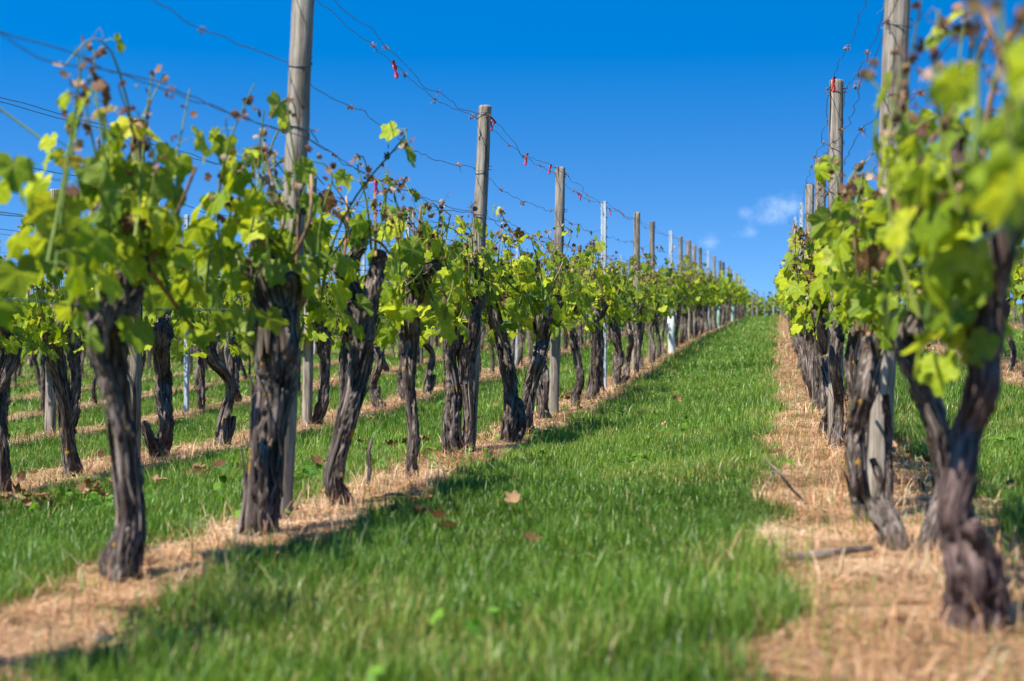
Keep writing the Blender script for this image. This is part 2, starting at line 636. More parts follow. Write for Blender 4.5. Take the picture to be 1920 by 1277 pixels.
# leaf template -------------------------------------------------------------
def leaf_template(n_out, two_ring, serr=.06):
    key_a = np.radians([0, 14, 27, 42, 55, 68, 82, 100, 118, 140, 158, 172, 180])
    key_r = np.array([1.0, .84, .66, .82, .92, .78, .60, .72, .66, .60, .52, .30, .14])
    th = np.linspace(-math.pi, math.pi, n_out, endpoint=False) + 1e-4
    r = np.interp(np.abs(th), key_a, key_r)
    if serr:
        r = r * (1 + serr * np.where(np.arange(n_out) % 2 == 0, 1, -1))
    ox, oy = r * np.sin(th), r * np.cos(th)
    V = [[0, 0]]
    T = []
    if two_ring:
        q = np.interp(np.abs(th), key_a, np.minimum(key_r, .62)) * .52
        V += list(zip(q * np.sin(th), q * np.cos(th)))
        V += list(zip(ox, oy))
        for k in range(n_out):
            k2 = (k + 1) % n_out
            T.append((0, 1 + k2, 1 + k))
            T.append((1 + k, 1 + k2, 1 + n_out + k2))
            T.append((1 + k, 1 + n_out + k2, 1 + n_out + k))
    else:
        V += list(zip(ox, oy))
        for k in range(n_out):
            T.append((0, 1 + (k + 1) % n_out, 1 + k))
    return np.array(V), np.array(T)


LEAF_T = {0: leaf_template(38, True), 1: leaf_template(22, False), 2: leaf_template(11, False, 0), 3: leaf_template(6, False, 0)}


def norm(a):
    return a / (np.linalg.norm(a, axis=-1, keepdims=True) + 1e-9)


def leaves(geo, pos, nrm, tip, size, tint, lod, rng, curl=None, vec=True):
    n = len(pos)
    if n == 0:
        return
    V2, T = LEAF_T[lod]
    m = len(V2)
    nrm = norm(nrm)
    tip = norm(tip - nrm * np.sum(tip * nrm, -1, keepdims=True))
    side = np.cross(tip, nrm)
    x, y = V2[:, 0][None], V2[:, 1][None]
    r2 = x * x + y * y
    c1 = rng.normal(-.12, .16, (n, 1)) if curl is None else curl[:, None]
    c2 = rng.uniform(-.05, .38, (n, 1))
    ph = rng.random((n, 1)) * 6.28
    z = c1 * r2 + c2 * np.abs(x) * (.8 - .4 * np.abs(x)) + .07 * np.sin(5 * np.arctan2(x, y + 1e-6) + ph) * np.sqrt(r2)
    z = z - .22 * np.clip(y, 0, None) ** 2 * rng.random((n, 1))
    asx = rng.uniform(.88, 1.12, (n, 1))
    sk = rng.normal(0, .12, (n, 1))
    xs = x * asx + sk * y
    P = pos[:, None, :] + size[:, None, None] * (xs[..., None] * side[:, None] + y[..., None] * tip[:, None] + z[..., None] * nrm[:, None])
    tri = (T[None] + (np.arange(n) * m)[:, None, None]).reshape(-1, 3)
    if vec:
        A = np.stack([np.broadcast_to(x, (n, m)), np.broadcast_to(y, (n, m)), np.broadcast_to(tint[:, None], (n, m))], -1).reshape(-1, 3)
    else:
        A = np.broadcast_to(tint[:, None], (n, m)).reshape(-1)
    geo.add(P.reshape(-1, 3), tri, A)


# ------------------------------------------------------------------ vines
def make_canopy(rng, lod, half=.5, n_shoots=11, h_lo=.74, h_hi=1.25, heads=None, dens=1.0, droop=.35, spread=1.0):
    """leaf, shoot, withered geometry of one vine around its own base at the origin (row runs along y)"""
    gl, gs, gw = Geo(), Geo(), Geo()
    Lp, Ln, Lt, Ls, Lc = [], [], [], [], []
    Wp = []
    tall = rng.random(n_shoots)
    for k in range(n_shoots):
        y0 = (k + rng.uniform(.1, .9)) / n_shoots * 2 * half - half
        z0 = h_lo + rng.uniform(0, .20)
        if heads is not None and rng.random() < .4:
            hd = heads[rng.integers(len(heads))]
            b = np.array(hd) + rng.normal(0, .03, 3)
        else:
            b = np.array([rng.normal(0, .05), y0, z0])
        top = h_hi + rng.normal(0, .08) + (.16 if tall[k] > .82 else 0)
        L = max(.16, top - b[2])
        lean_u, lean_v = rng.normal(0, .15) * spread, rng.normal(0, .16)
        pts = [b]
        bendy = rng.normal(0, .10, 2) * np.array([spread, 1])
        for q in (.33, .66, 1.0):
            pts.append(b + np.array([lean_u * q * L * 1.4 + bendy[0] * q * (1 - q) * 2, lean_v * q * L * 1.3 + bendy[1] * q * (1 - q) * 2, L * q]))
        if rng.random() < droop:
            e = pts[-1]
            dd = np.array([rng.normal(0, .06), rng.choice([-1, 1]) * rng.uniform(.05, .10), 0])
            pts += [e + dd * .7 + np.array([0, 0, .035]), e + dd * 1.5 + np.array([0, 0, -.05])]
        C = catmull(pts, 14)
        if lod <= 1:
            tube(gs, C[::2] if lod else C, np.linspace(.0048, .0020, len(C[::2] if lod else C)), 5 if lod == 0 else 3, val=rng.random() * .8, cap=False)
        elif lod == 2:
            tube(gs, C[::4], np.linspace(.005, .003, len(C[::4])), 3, val=rng.random() * .8, cap=False)
        step = {0: 10, 1: 10, 2: 9, 3: 5}[lod]
        nl = max(2, int(step * dens * L / .6 * rng.uniform(.45, 1.25)))
        for q in range(nl):
            t = (q + rng.random()) / nl
            if t > .84:
                continue
            p = C[min(13, int(t * 13))]
            a = rng.random() * 6.28
            out = np.array([math.cos(a) * 1.15, math.sin(a) * .8, rng.uniform(-.35, .45)])
            pl = rng.uniform(.03, .085) * (.5 + .5 * spread)
            lp = p + out * pl
            Lp.append(lp)
            up = rng.uniform(-.1, 1.0)
            Ln.append(np.array([out[0] + rng.normal(0, .5), out[1] + rng.normal(0, .5), up]))
            Lt.append(np.array([out[0] * .7 + rng.normal(0, .3), out[1] * .7 + rng.normal(0, .3), -.75]))
            Ls.append(rng.uniform(.038, .092) * (1.0 - .50 * max(0, t - .5) / .5))
            ti = rng.beta(1.25, 1.45) * .84 + t * .10
            if rng.random() < .04:
                ti = rng.uniform(.955, 1)
            Lc.append(min(ti, 1))
            if lod == 0:
                tube(gs, [p, p + out * pl * .5 + np.array([0, 0, .008]), lp], [.0016, .0014, .0012], 3, val=.75, cap=False)
        nw = rng.integers(3, 9) if lod < 3 else 2
        for q in range(3 if lod < 3 else 1):
            Wp.append(C[int(rng.integers(3, 11))] + rng.normal(0, .03, 3) * np.array([spread, 1, 1]))
        for q in range(nw):
            Wp.append(C[-1 - int(rng.integers(0, 6))] + rng.normal(0, .013, 3))
        if rng.random() < .5 and lod <= 1:      # curling tendril
            e = C[int(rng.integers(7, 13))]
            a = rng.random() * 6.28
            dd = np.array([math.cos(a), math.sin(a), .6])
            tube(gs, [e, e + dd * .04, e + dd * .075 + np.array([0, 0, .02]), e + dd * .085 + np.array([0, 0, -.015]), e + dd * .06], [.0011] * 5, 3, 9, val=1.0, cap=False)
    # low hanging leaves around the head
    for q in range(int({0: 38, 1: 37, 2: 28, 3: 12}[lod] * dens)):
        a = rng.random() * 6.28
        p = np.array([math.cos(a) * rng.uniform(.04, .18) * spread, rng.uniform(-half, half), h_lo + rng.uniform(-.09, .36)])
        Lp.append(p)
        Ln.append(np.array([math.cos(a) + rng.normal(0, .3), rng.normal(0, .5), rng.uniform(.1, .8)]))
        Lt.append(np.array([math.cos(a) * .4 + rng.normal(0, .3), rng.normal(0, .4), -1]))
        Ls.append(rng.uniform(.045, .080))
        Lc.append(rng.beta(1.2, 1.7) * .8)
    sz = np.array(Ls) * {0: 1.0, 1: 1.03, 2: 1.12, 3: 1.65}[lod]
    leaves(gl, np.array(Lp), np.array(Ln), np.array(Lt), sz, np.array(Lc), lod, rng)
    if Wp:
        Wp = np.array(Wp)
        n = len(Wp)
        leaves(gw, Wp, rng.normal(0, 1, (n, 3)), rng.normal(0, 1, (n, 3)) + np.array([0, 0, -.6]), rng.uniform(.009, .022, n) * (1.35 if lod >= 2 else 1),
               rng.random(n), max(lod, 1), rng, curl=rng.uniform(-1.5, 1.8, n), vec=False)
    return gl, gs, gw


def add_strips(geo, C, rad, N, B, rng, count, smin=.06, smax=.22):
    """peeling bark ribbons on a trunk"""
    n = len(C)
    for _ in range(count):
        i0 = int(rng.integers(1, max(2, n - 6)))
        seg = max(4, int(rng.uniform(.08, .30) * n))
        i1 = min(n - 1, i0 + seg)
        idx = np.linspace(i0, i1, 6).astype(int)
        th = rng.random() * 6.28
        dth = rng.normal(0, .35)
        lift0, lift1 = rng.choice([.0, .0, .6]) * rng.random(), rng.choice([.0, .5, 1.0]) * rng.random()
        w = rng.uniform(.05, .14)
        rows = []
        for q, i in enumerate(idx):
            f = q / 5
            t = th + dth * f
            rr = rad[i] * (1.10 + lift0 * (1 - f) ** 3 * .7 + lift1 * f ** 3 * .7) + .002
            ww = w * (1 - .5 * abs(f - .5)) * (0.35 if q in (0, 5) else 1)
            for s in (-1, 0, 1):
                a = t + s * ww * 2.2
                r2 = rr * (1.0 if s else 1.07)
                rows.append(C[i] + r2 * (math.cos(a) * N[i] + math.sin(a) * B[i]))
        T = []
        for q in range(5):
            for s in range(2):
                a = q * 3 + s
                T += [(a, a + 1, a + 4), (a, a + 4, a + 3)]
        V = np.array(rows)
        A = np.stack([np.tile([.0, .004, .008], 6), np.full(18, rng.random()), np.repeat(np.linspace(0, .12, 6), 3)], 1) + rng.random(3) * 5
        geo.add(V, T, A)


def trunk_geo(rng, stems, lod):
    """stems: list of (points, radii) in the vine's own frame"""
    g = Geo()
    for (P, Rr) in stems:
        P = np.asarray(P, float)
        L = np.linalg.norm(np.diff(P, axis=0), axis=1).sum()
        n = {0: max(14, int(L * 150)), 1: max(10, int(L * 60)), 2: max(5, int(L * 14)), 3: max(4, int(L * 6))}[lod]
        sd = {0: 44, 1: 22, 2: 9, 3: 6}[lod]
        C, rad, N, B = tube(g, P, Rr, sd, n, 'barkco', gnarl={0: 1., 1: 1., 2: .9, 3: .6}[lod], rng=rng, seed_s=rng.random() * 9)
        if lod == 0:
            add_strips(g, C, rad, N, B, rng, int(L * 80))
        elif lod == 1:
            add_strips(g, C, rad, N, B, rng, int(L * 30))
    return g


def generic_stems(rng, h=.78):
    """an old cordon vine: leaning or snaking trunk, swollen foot, knobbly head with short arms"""
    sway = rng.normal(0, .045, (4, 2))
    lean = rng.normal(0, .045, 2)
    r0 = rng.uniform(.022, .039)
    P, Rr = [], []
    zs = [-.05, .03, .22, .46, .66, h]
    for i, z in enumerate(zs):
        f = max(0, z) / h
        s = sway[min(3, max(0, i - 1))] * (0 if i in (0, 1) else 1)
        P.append((lean[0] * f + s[0] * .5, lean[1] * f * 1.5 + s[1] * 1.3, z))
        Rr.append(r0 * (1.45, 1.25, .95, .92, 1.1, 1.35)[i] * rng.uniform(.88, 1.12))
    stems = [(P, Rr)]
    top = np.array(P[-1])
    heads = []
    for s in ((-1, 1) if rng.random() < .6 else (rng.choice([-1, 1]),)):
        e = top + np.array([rng.normal(0, .04), s * rng.uniform(.10, .24), rng.uniform(.04, .20)])
        mid = (top + e) / 2 + np.array([rng.normal(0, .02), 0, -.02])
        stems.append(([top - np.array([0, 0, .05]), mid, e], [r0 * .95, r0 * .72, r0 * .5]))
        heads.append(e)
        if rng.random() < .6:
            e2 = e + np.array([rng.normal(0, .03), rng.normal(0, .03), rng.uniform(.06, .12)])
            stems.append(([e - np.array([0, 0, .01]), e2], [r0 * .5, r0 * .33]))
            heads.append(e2)
    if rng.random() < .22:
        a = rng.choice([-1, 1])
        stems.append(([(0, 0, -.04), (rng.normal(0, .02), a * .09, .1), (0, a * .13, .22)], [r0 * .9, r0 * .7, r0 * .5]))
    if rng.random() < .25:
        a = rng.choice([-1, 1])
        stems.append(([(0, a * .08, -.04), (0, a * .10, .25), (rng.normal(0, .03), a * .05, .52), tuple(top)], [r0 * .7, r0 * .6, r0 * .6, r0 * .7]))
    return stems, heads


def cane_geo(rng, heads, n, half=.45):
    """last year's canes: straight tan sticks up through and along the leaves"""
    g = Geo()
    for _ in range(n):
        h = np.array(heads[rng.integers(len(heads))]) + rng.normal(0, .03, 3)
        if rng.random() < .55:
            e = h + np.array([rng.normal(0, .07), rng.normal(0, .10), rng.uniform(.14, .34)])
        else:
            e = h + np.array([rng.normal(0, .05), rng.choice([-1, 1]) * rng.uniform(.15, .4), rng.uniform(-.22, .05)])
        mid = (h + e) / 2 + rng.normal(0, .012, 3)
        r = rng.uniform(.0042, .0068)
        tube(g, [h, mid, e], [r, r * 1.05, r * .85], 6, 7, 'barkco', rng=rng, seed_s=rng.random() * 9)
    return g


def build_vine_meshes(rng, lod, stems=None, heads=None, n_shoots=None, half=.5, bark=None, h_lo=.74, h_hi=1.25, dens=1.0, canes=3, spread=1.0):
    if stems is None:
        stems, heads = generic_stems(rng)
    tg = trunk_geo(rng, stems, lod)
    gl, gs, gw = make_canopy(rng, lod, half, n_shoots or (13 if lod < 3 else 9), h_lo, h_hi, heads, dens, spread=spread)
    ms = {'trunk': tg.mesh('trunk', bark or M_BARK, 'barkco'), 'foliage': gl.mesh('foliage', M_LEAF, 'leafco', True)}
    if lod < 3:
        ms['shoot_growth'] = gs.mesh('shoot_growth', M_SHOOT)
    if canes and lod < 2:
        ms['cane'] = [cane_geo(rng, heads, 1).mesh('cane', M_CANE, 'barkco') for _ in range(canes)]
    w = gw.mesh('withered_foliage', M_WITHER)
    if w:
        ms['withered_foliage'] = w
    return ms


def place_vine(meshes, u, v, rot, sc, label, group, z=None):
    root = bpy.data.objects.new("grape_vine", None)
    root.empty_display_size = .2
    COL.objects.link(root)
    root.location = (u, v, gz(u, v) if z is None else z)
    root.rotation_euler = (0, 0, rot)
    root.scale = (sc, sc, sc)
    tag(root, label, 'grape vine', group)
    for nm, me in meshes.items():
        for m_ in (me if isinstance(me, list) else [me]):
            link(nm, m_, root)
    return root


ORD = ['zeroth', 'first', 'second', 'third', 'fourth', 'fifth', 'sixth', 'seventh', 'eighth', 'ninth', 'tenth', 'eleventh', 'twelfth',
       'thirteenth', 'fourteenth', 'fifteenth', 'sixteenth', 'seventeenth', 'eighteenth', 'nineteenth', 'twentieth', 'twenty-first',
       'twenty-second', 'twenty-third', 'twenty-fourth', 'twenty-fifth']
ROWNAME = {0: 'white guard tube row', 1: 'broad straw strip row', 2: 'row behind the broad straw strip'}
for k_ in range(1, 20):
    ROWNAME[-k_] = f'{ORD[k_]} row behind the white guard tube'


# ------------------------------------------------------------------ ground
def build_ground():
    us = np.concatenate([-np.geomspace(9, 900, 34)[::-1], np.arange(-8.9, 7.0, .13), np.geomspace(7.0, 900, 36)])
    vs = np.concatenate([np.linspace(-60, -1, 12), np.arange(-.6, 24, .16), np.arange(24, 95, .6), np.geomspace(95, 2400, 34)])
    U, Vv = np.meshgrid(us, vs)
    Z = ground(U, Vv) - .012
    V = np.stack([U, Vv, Z], -1).reshape(-1, 3)
    nu, nv = len(us), len(vs)
    i, j = np.meshgrid(np.arange(nv - 1), np.arange(nu - 1), indexing='ij')
    a = i * nu + j
    T = np.concatenate([np.stack([a, a + 1, a + nu + 1], -1).reshape(-1, 3), np.stack([a, a + nu + 1, a + nu], -1).reshape(-1, 3)])
    o = link('ground', np_mesh('ground', V, T, None, M_GROUND))
    tag(o, 'vineyard hillside ground of grass lanes and bare straw strips rising to a crest', 'ground', kind='structure')


build_ground()


def scatter(Zmin, Zmax, dens, margin=.35, xlim=(-.40, .42)):
    """random ground points inside the (slightly widened) view between two depths"""
    n = int(dens * ((xlim[1] - xlim[0]) / 2 * (Zmax ** 2 - Zmin ** 2) + 2 * margin * (Zmax - Zmin)))
    Z = np.sqrt(R.random(n) * (Zmax ** 2 - Zmin ** 2) + Zmin ** 2)
    X = R.uniform(0, 1, n) * (xlim[1] - xlim[0]) * Z + xlim[0] * Z
    X = X + R.uniform(-margin, margin, n)
    return cam2w(X, Z)


def blades(u, v, length, width, lean, tint, segs, base_z=None, flat=1.0):
    n = len(u)
    z = ground(u, v) - .008 if base_z is None else base_z
    az = R.random(n) * 6.283
    dx, dy = np.cos(az), np.sin(az)
    fa = az + math.pi / 2 + R.normal(0, .5, n)
    wx, wy = np.cos(fa) * width / 2, np.sin(fa) * width / 2
    rows = []
    ts = np.linspace(0, 1, segs + 1)
    for t in ts[:-1]:
        off = lean * length * t ** 1.8
        hh = flat * length * t * np.sqrt(np.clip(1 - (lean * t) ** 2 * .6, .1, 1))
        w = 1 - t ** 2 * .6
        c = np.stack([u + dx * off, v + dy * off, z + hh], 1)
        wv = np.stack([wx * w, wy * w, wx * 0], 1)
        rows += [c - wv, c + wv]
    off = lean * length
    rows.append(np.stack([u + dx * off, v + dy * off, z + flat * length * np.sqrt(np.clip(1 - lean ** 2 * .6, .08, 1))], 1))
    m = len(rows)
    V = np.stack(rows, 1).reshape(-1, 3)
    T = []
    for s in range(segs - 1):
        a = s * 2
        T += [(a, a + 1, a + 3), (a, a + 3, a + 2)]
    a = (segs - 1) * 2
    T.append((a, a + 1, a + 2))
    T = (np.array(T)[None] + (np.arange(n) * m)[:, None, None]).reshape(-1, 3)
    return V, T, np.repeat(tint, m)


def build_grass():
    g = Geo()
    for (z0, z1, d, ln, wd, segs, mg) in ((1.6, 4.5, 17000, .052, .0028, 3, .5), (4.5, 9, 12500, .047, .0031, 3, .5), (9, 16, 4200, .056, .0050, 2, .5),
                                          (16, 30, 720, .066, .0105, 2, .8), (30, 86, 85, .078, .026, 1, 1.5)):
        u, v = scatter(z0, z1, d, mg)
        rd = row_dist(u, v)
        sh = strip_half(u, v)
        edge = (rd - sh)
        keep = (edge > 0) | (R.random(len(u)) < .10 * np.exp(edge / .08)) | (R.random(len(u)) < .02)
        cl = vnoise(u * 6, v * 6, 31)
        keep &= (R.random(len(u)) < .45 + .75 * cl)
        u, v, edge, cl = u[keep], v[keep], edge[keep], cl[keep]
        n = len(u)
        big = vnoise(u * .9, v * .9, 33)
        L = ln * R.uniform(.4, 1.45, n) * (.5 + .9 * cl) * np.clip(.85 + 1.0 * np.exp(-np.clip(edge, 0, 1) / .22) * .45, .5, 1.4)
        tall = R.random(n) < .045
        L = np.where(tall, L * 1.7, L)
        tint = np.clip(.42 + .42 * (big - .5) + R.normal(0, .22, n) + .12 * (cl - .5), .0, .90)
        patch = np.clip((vnoise(u * 2.1, v * 2.1, 35) * .7 + vnoise(u * 6, v * 6, 36) * .3 - .56) * 4, 0, 1)
        dry = R.random(n) < .035 + .34 * patch
        tint = np.where(dry, R.uniform(.88, 1, n), tint)
        lean = np.abs(R.normal(.35, .28, n)).clip(.03, 1.1)
        g.add(*blades(u, v, L, wd * R.uniform(.65, 1.25, n), lean, tint, segs))
    o = link('grass', g.mesh('grass', M_GRASS))
    tag(o, 'short green grass growing in the lanes between the vine rows', 'grass', kind='stuff')


def build_straw():
    g = Geo()
    for (z0, z1, d, ln, wd, segs) in ((1.6, 4.5, 17000, .095, .0025, 3), (4.5, 9, 11000, .09, .0028, 3), (9, 16, 3200, .09, .0044, 2), (16, 30, 520, .11, .010, 2), (30, 80, 70, .13, .026, 1)):
        u, v = scatter(z0, z1, d * 1.0, .5)
        edge = row_dist(u, v) - strip_half(u, v)
        keep = (edge < 0) | (R.random(len(u)) < .22 * np.exp(-np.clip(edge, 0, 9) / .045)) | (R.random(len(u)) < .005)
        u, v = u[keep], v[keep]
        n = len(u)
        cl = vnoise(u * 5, v * 5, 41)
        pt = vnoise(u * 6, v * 6, 45) * .6 + vnoise(u * 17, v * 17, 46) * .4
        kk = R.random(n) < np.clip((pt - .20) * 4.5, .15, 1)
        u, v, cl, pt = u[kk], v[kk], cl[kk], pt[kk]
        n = len(u)
        L = ln * R.uniform(.35, 1.5, n)
        up = R.random(n) < .012 + .05 * (cl > .68)
        lean = np.where(up, np.abs(R.normal(.5, .3, n)), R.uniform(1.05, 1.25, n)).clip(.05, 1.27)
        L = np.where(up, L * .8, L)
        tint = np.clip(.56 + .5 * (vnoise(u * 2.6, v * 2.6, 43) - .5) + .7 * (pt - .5) + R.normal(0, .24, n), 0, 1)
        V, T, A = blades(u, v, L, wd * R.uniform(.6, 1.4, n), lean, tint, segs, ground(u, v) - .004 + R.random(n) * .022 * (.4 + pt), np.where(up, 1.0, np.abs(R.normal(0, .11, n))))
        g.add(V, T, A)
    # standing tufts of dead grass
    for (z0, z1, d, k, ln, wd) in ((2.0, 6, 14, 26, .085, .0022), (6, 14, 10, 18, .10, .0032), (14, 26, 2.2, 12, .10, .006)):
        u, v = scatter(z0, z1, d, .4)
        keep = (row_dist(u, v) < .14) | ((row_dist(u, v) - strip_half(u, v) < .03) & (R.random(len(u)) < .22))
        u, v = np.repeat(u[keep], k), np.repeat(v[keep], k)
        n = len(u)
        u, v = u + R.normal(0, .022, n), v + R.normal(0, .022, n)
        g.add(*blades(u, v, ln * R.uniform(.4, 1.5, n), wd * R.uniform(.6, 1.3, n), np.abs(R.normal(1.0, .22, n)).clip(.3, 1.24), np.clip(R.normal(.62, .2, n), 0, 1), 3))
    # dark bark crumbs and twiglets
    for (z0, z1, d, ln, wd) in ((2.0, 6, 420, .035, .006), (6, 14, 200, .04, .008)):
        u, v = scatter(z0, z1, d, .4)
        keep = ((row_dist(u, v) - strip_half(u, v)) < -.02) & (vnoise(u * 4, v * 4, 47) > .42)
        u, v = u[keep], v[keep]
        n = len(u)
        g.add(*blades(u, v, ln * R.uniform(.4, 2.2, n), wd * R.uniform(.5, 1.6, n), R.uniform(1.0, 1.2, n), R.uniform(0, .12, n), 2, ground(u, v) + R.uniform(.006, .03, n), np.abs(R.normal(0, .2, n))))
    o = link('dry_straw', g.mesh('dry_straw', M_STRAW))
    tag(o, 'tan dead grass and straw lying under the vine rows', 'straw', kind='stuff')


def build_litter():
    g = Geo()
    u, v = scatter(2.5, 22, 2.2, .6)
    cl = vnoise(u * 1.3, v * 1.3, 51)
    keep = (cl > .60) & (u < 3.5)
    u, v = u[keep], v[keep]
    for (X, Z, k) in ((-1.95, 6.2, 26), (-2.2, 5.7, 18), (-1.55, 7.4, 10), (-.55, 8.6, 16), (-.05, 10.6, 12), (.55, 13.5, 14)):
        a, b = cam2w(X + R.normal(0, .12, k), Z + R.normal(0, .25, k))
        u, v = np.concatenate([u, a]), np.concatenate([v, b])
    n = len(u)
    pos = np.stack([u, v, ground(u, v) + R.uniform(.012, .05, n)], 1)
    leaves(g, pos, R.normal(0, .45, (n, 3)) + np.array([0, 0, 1]), R.normal(0, 1, (n, 3)), R.uniform(.025, .052, n), R.random(n), 1, R,
           curl=R.uniform(.2, 1.2, n), vec=False)
    o = link('fallen_leaf_litter', g.mesh('fallen_leaf_litter', M_LITTER))
    tag(o, 'brown curled dead vine leaves lying in the grass', 'leaf litter', kind='stuff')
    # low broad weeds along the edge of the straw
    g = Geo()
    uu, vv = [], []
    for (px, Z, k, sp) in ((760, 7.3, 55, .26), (835, 8.1, 70, .12), (470, 5.0, 26, .12), (700, 7.6, 60, .35), (1010, 8.9, 22, .1), (1290, 8.4, 20, .2),
                           (1250, 6.0, 16, .3), (1420, 7.2, 14, .1), (300, 6.0, 18, .3), (905, 8.9, 30, .15), (1100, 11.6, 20, .2)):
        a, b = cam2w((px - 960) * Z / FPX + R.normal(0, sp, k), Z + R.normal(0, sp, k))
        uu.append(a)
        vv.append(b)
    cu, cv = scatter(2.4, 16, .9, .3)
    ok_ = (row_dist(cu, cv) - strip_half(cu, cv)) > .10
    cu, cv = cu[ok_], cv[ok_]
    for a, b in zip(cu, cv):
        q = int(R.integers(4, 16))
        uu.append(a + R.normal(0, .045, q))
        vv.append(b + R.normal(0, .045, q))
    u, v = np.concatenate(uu), np.concatenate(vv)
    n = len(u)
    pos = np.stack([u, v, ground(u, v) + R.uniform(.018, .065, n)], 1)
    leaves(g, pos, R.normal(0, .45, (n, 3)) + np.array([0, 0, 1]), R.normal(0, 1, (n, 3)), R.uniform(.014, .032, n), R.random(n), 2, R, vec=False)
    o = link('weeds', g.mesh('weeds', M_WEED))
    tag(o, 'low bright green broad leaved weeds at the edge of the straw', 'weeds', kind='stuff')


build_grass()
build_straw()
build_litter()

# ------------------------------------------------------------------ posts
POST_H = 1.98
TIE_H = (1.92, 1.63, 1.38)


def wood_post_mesh(rng, h, r, lean, mat_w):
    g = Geo()
    n = 46
    zs = np.concatenate([np.linspace(-.15, h - .02, n - 3), [h - .012, h - .004, h]])
    wob = np.cumsum(rng.normal(0, .0009, (n, 2)), axis=0)
    C = np.stack([lean[0] * zs + wob[:, 0], lean[1] * zs + wob[:, 1], zs], 1)
    sides = 28
    th = np.linspace(0, 2 * math.pi, sides, endpoint=False)
    rr = r * (1.06 - .10 * np.clip(zs, 0, h) / h)
    rr[-3:] *= (.99, .95, .86)
    ph = rng.random(6) * 6.28
    m = 1 + .030 * np.sin(2 * th + ph[0])[None] + .022 * np.sin(3 * th[None] + ph[1] + zs[:, None]) + .02 * (vnoise(np.cos(th)[None] * 3 + 9 * ph[2], zs[:, None] * 3 + np.sin(th)[None] * 3, 61) - .5)
    for _ in range(4):       # drying checks
        a0 = rng.random() * 6.28
        z0, z1 = sorted(rng.uniform(0, h, 2))
        d = np.abs((th - a0 + math.pi) % (2 * math.pi) - math.pi)
        m = m - .07 * np.exp(-(d / .10) ** 2)[None] * ((zs > z0) & (zs < z1))[:, None]
    V = C[:, None] + (rr[:, None] * m)[..., None] * np.stack([np.cos(th), np.sin(th), 0 * th], -1)[None]
    V = V.reshape(-1, 3)
    i, j = np.meshgrid(np.arange(n - 1), np.arange(sides), indexing='ij')
    a = i * sides + j
    b = i * sides + (j + 1) % sides
    T = np.concatenate([np.stack([a, b, b + sides], -1).reshape(-1, 3), np.stack([a, b + sides, a + sides], -1).reshape(-1, 3)])
    V = np.vstack([V, C[-1:] + np.array([[0, 0, .002]])])
    jj = np.arange(sides)
    T = np.vstack([T, np.stack([(n - 1) * sides + jj, (n - 1) * sides + (jj + 1) % sides, np.full(sides, len(V) - 1)], 1)])
    s = rng.random() * 20
    A = np.stack([np.repeat((r * np.cos(th))[None], n, 0), np.repeat((r * np.sin(th))[None], n, 0), np.repeat(zs[:, None], sides, 1)], -1).reshape(-1, 3)
    A = np.vstack([A, A[-1:]]) + s
    g.add(V, T, A)
    return g.mesh('wooden_post', mat_w, 'barkco')


def tie_mesh(rng, r, c):
    """a loop of wire hugging the post with a twisted end"""
    g = Geo()
    t = np.linspace(0, 2 * math.pi * 1.25, 26)
    k = 1.06
    P = np.stack([c[0] + np.cos(t) * (r * k), c[1] + np.sin(t) * (r * k), c[2] + .022 * np.sin(t * .8 + rng.random() * 6)], 1)
    tube(g, P, np.full(26, .0021), 4, 26, cap=False)
    a = rng.uniform(0, 6.28)
    for sg in (-1, 1):
        e = np.array([c[0] + math.cos(a) * r * 1.05, c[1] + math.sin(a) * r * 1.05, c[2]])
        o_ = np.array([math.cos(a), math.sin(a), 0])
        tube(g, [e, e + o_ * .012 + np.array([0, 0, .012 * sg]), e + o_ * .026 + np.array([0, 0, .004 * sg])], [.0019] * 3, 4, 6, cap=False)
    return g.mesh('wire_tie', M_WIRE)


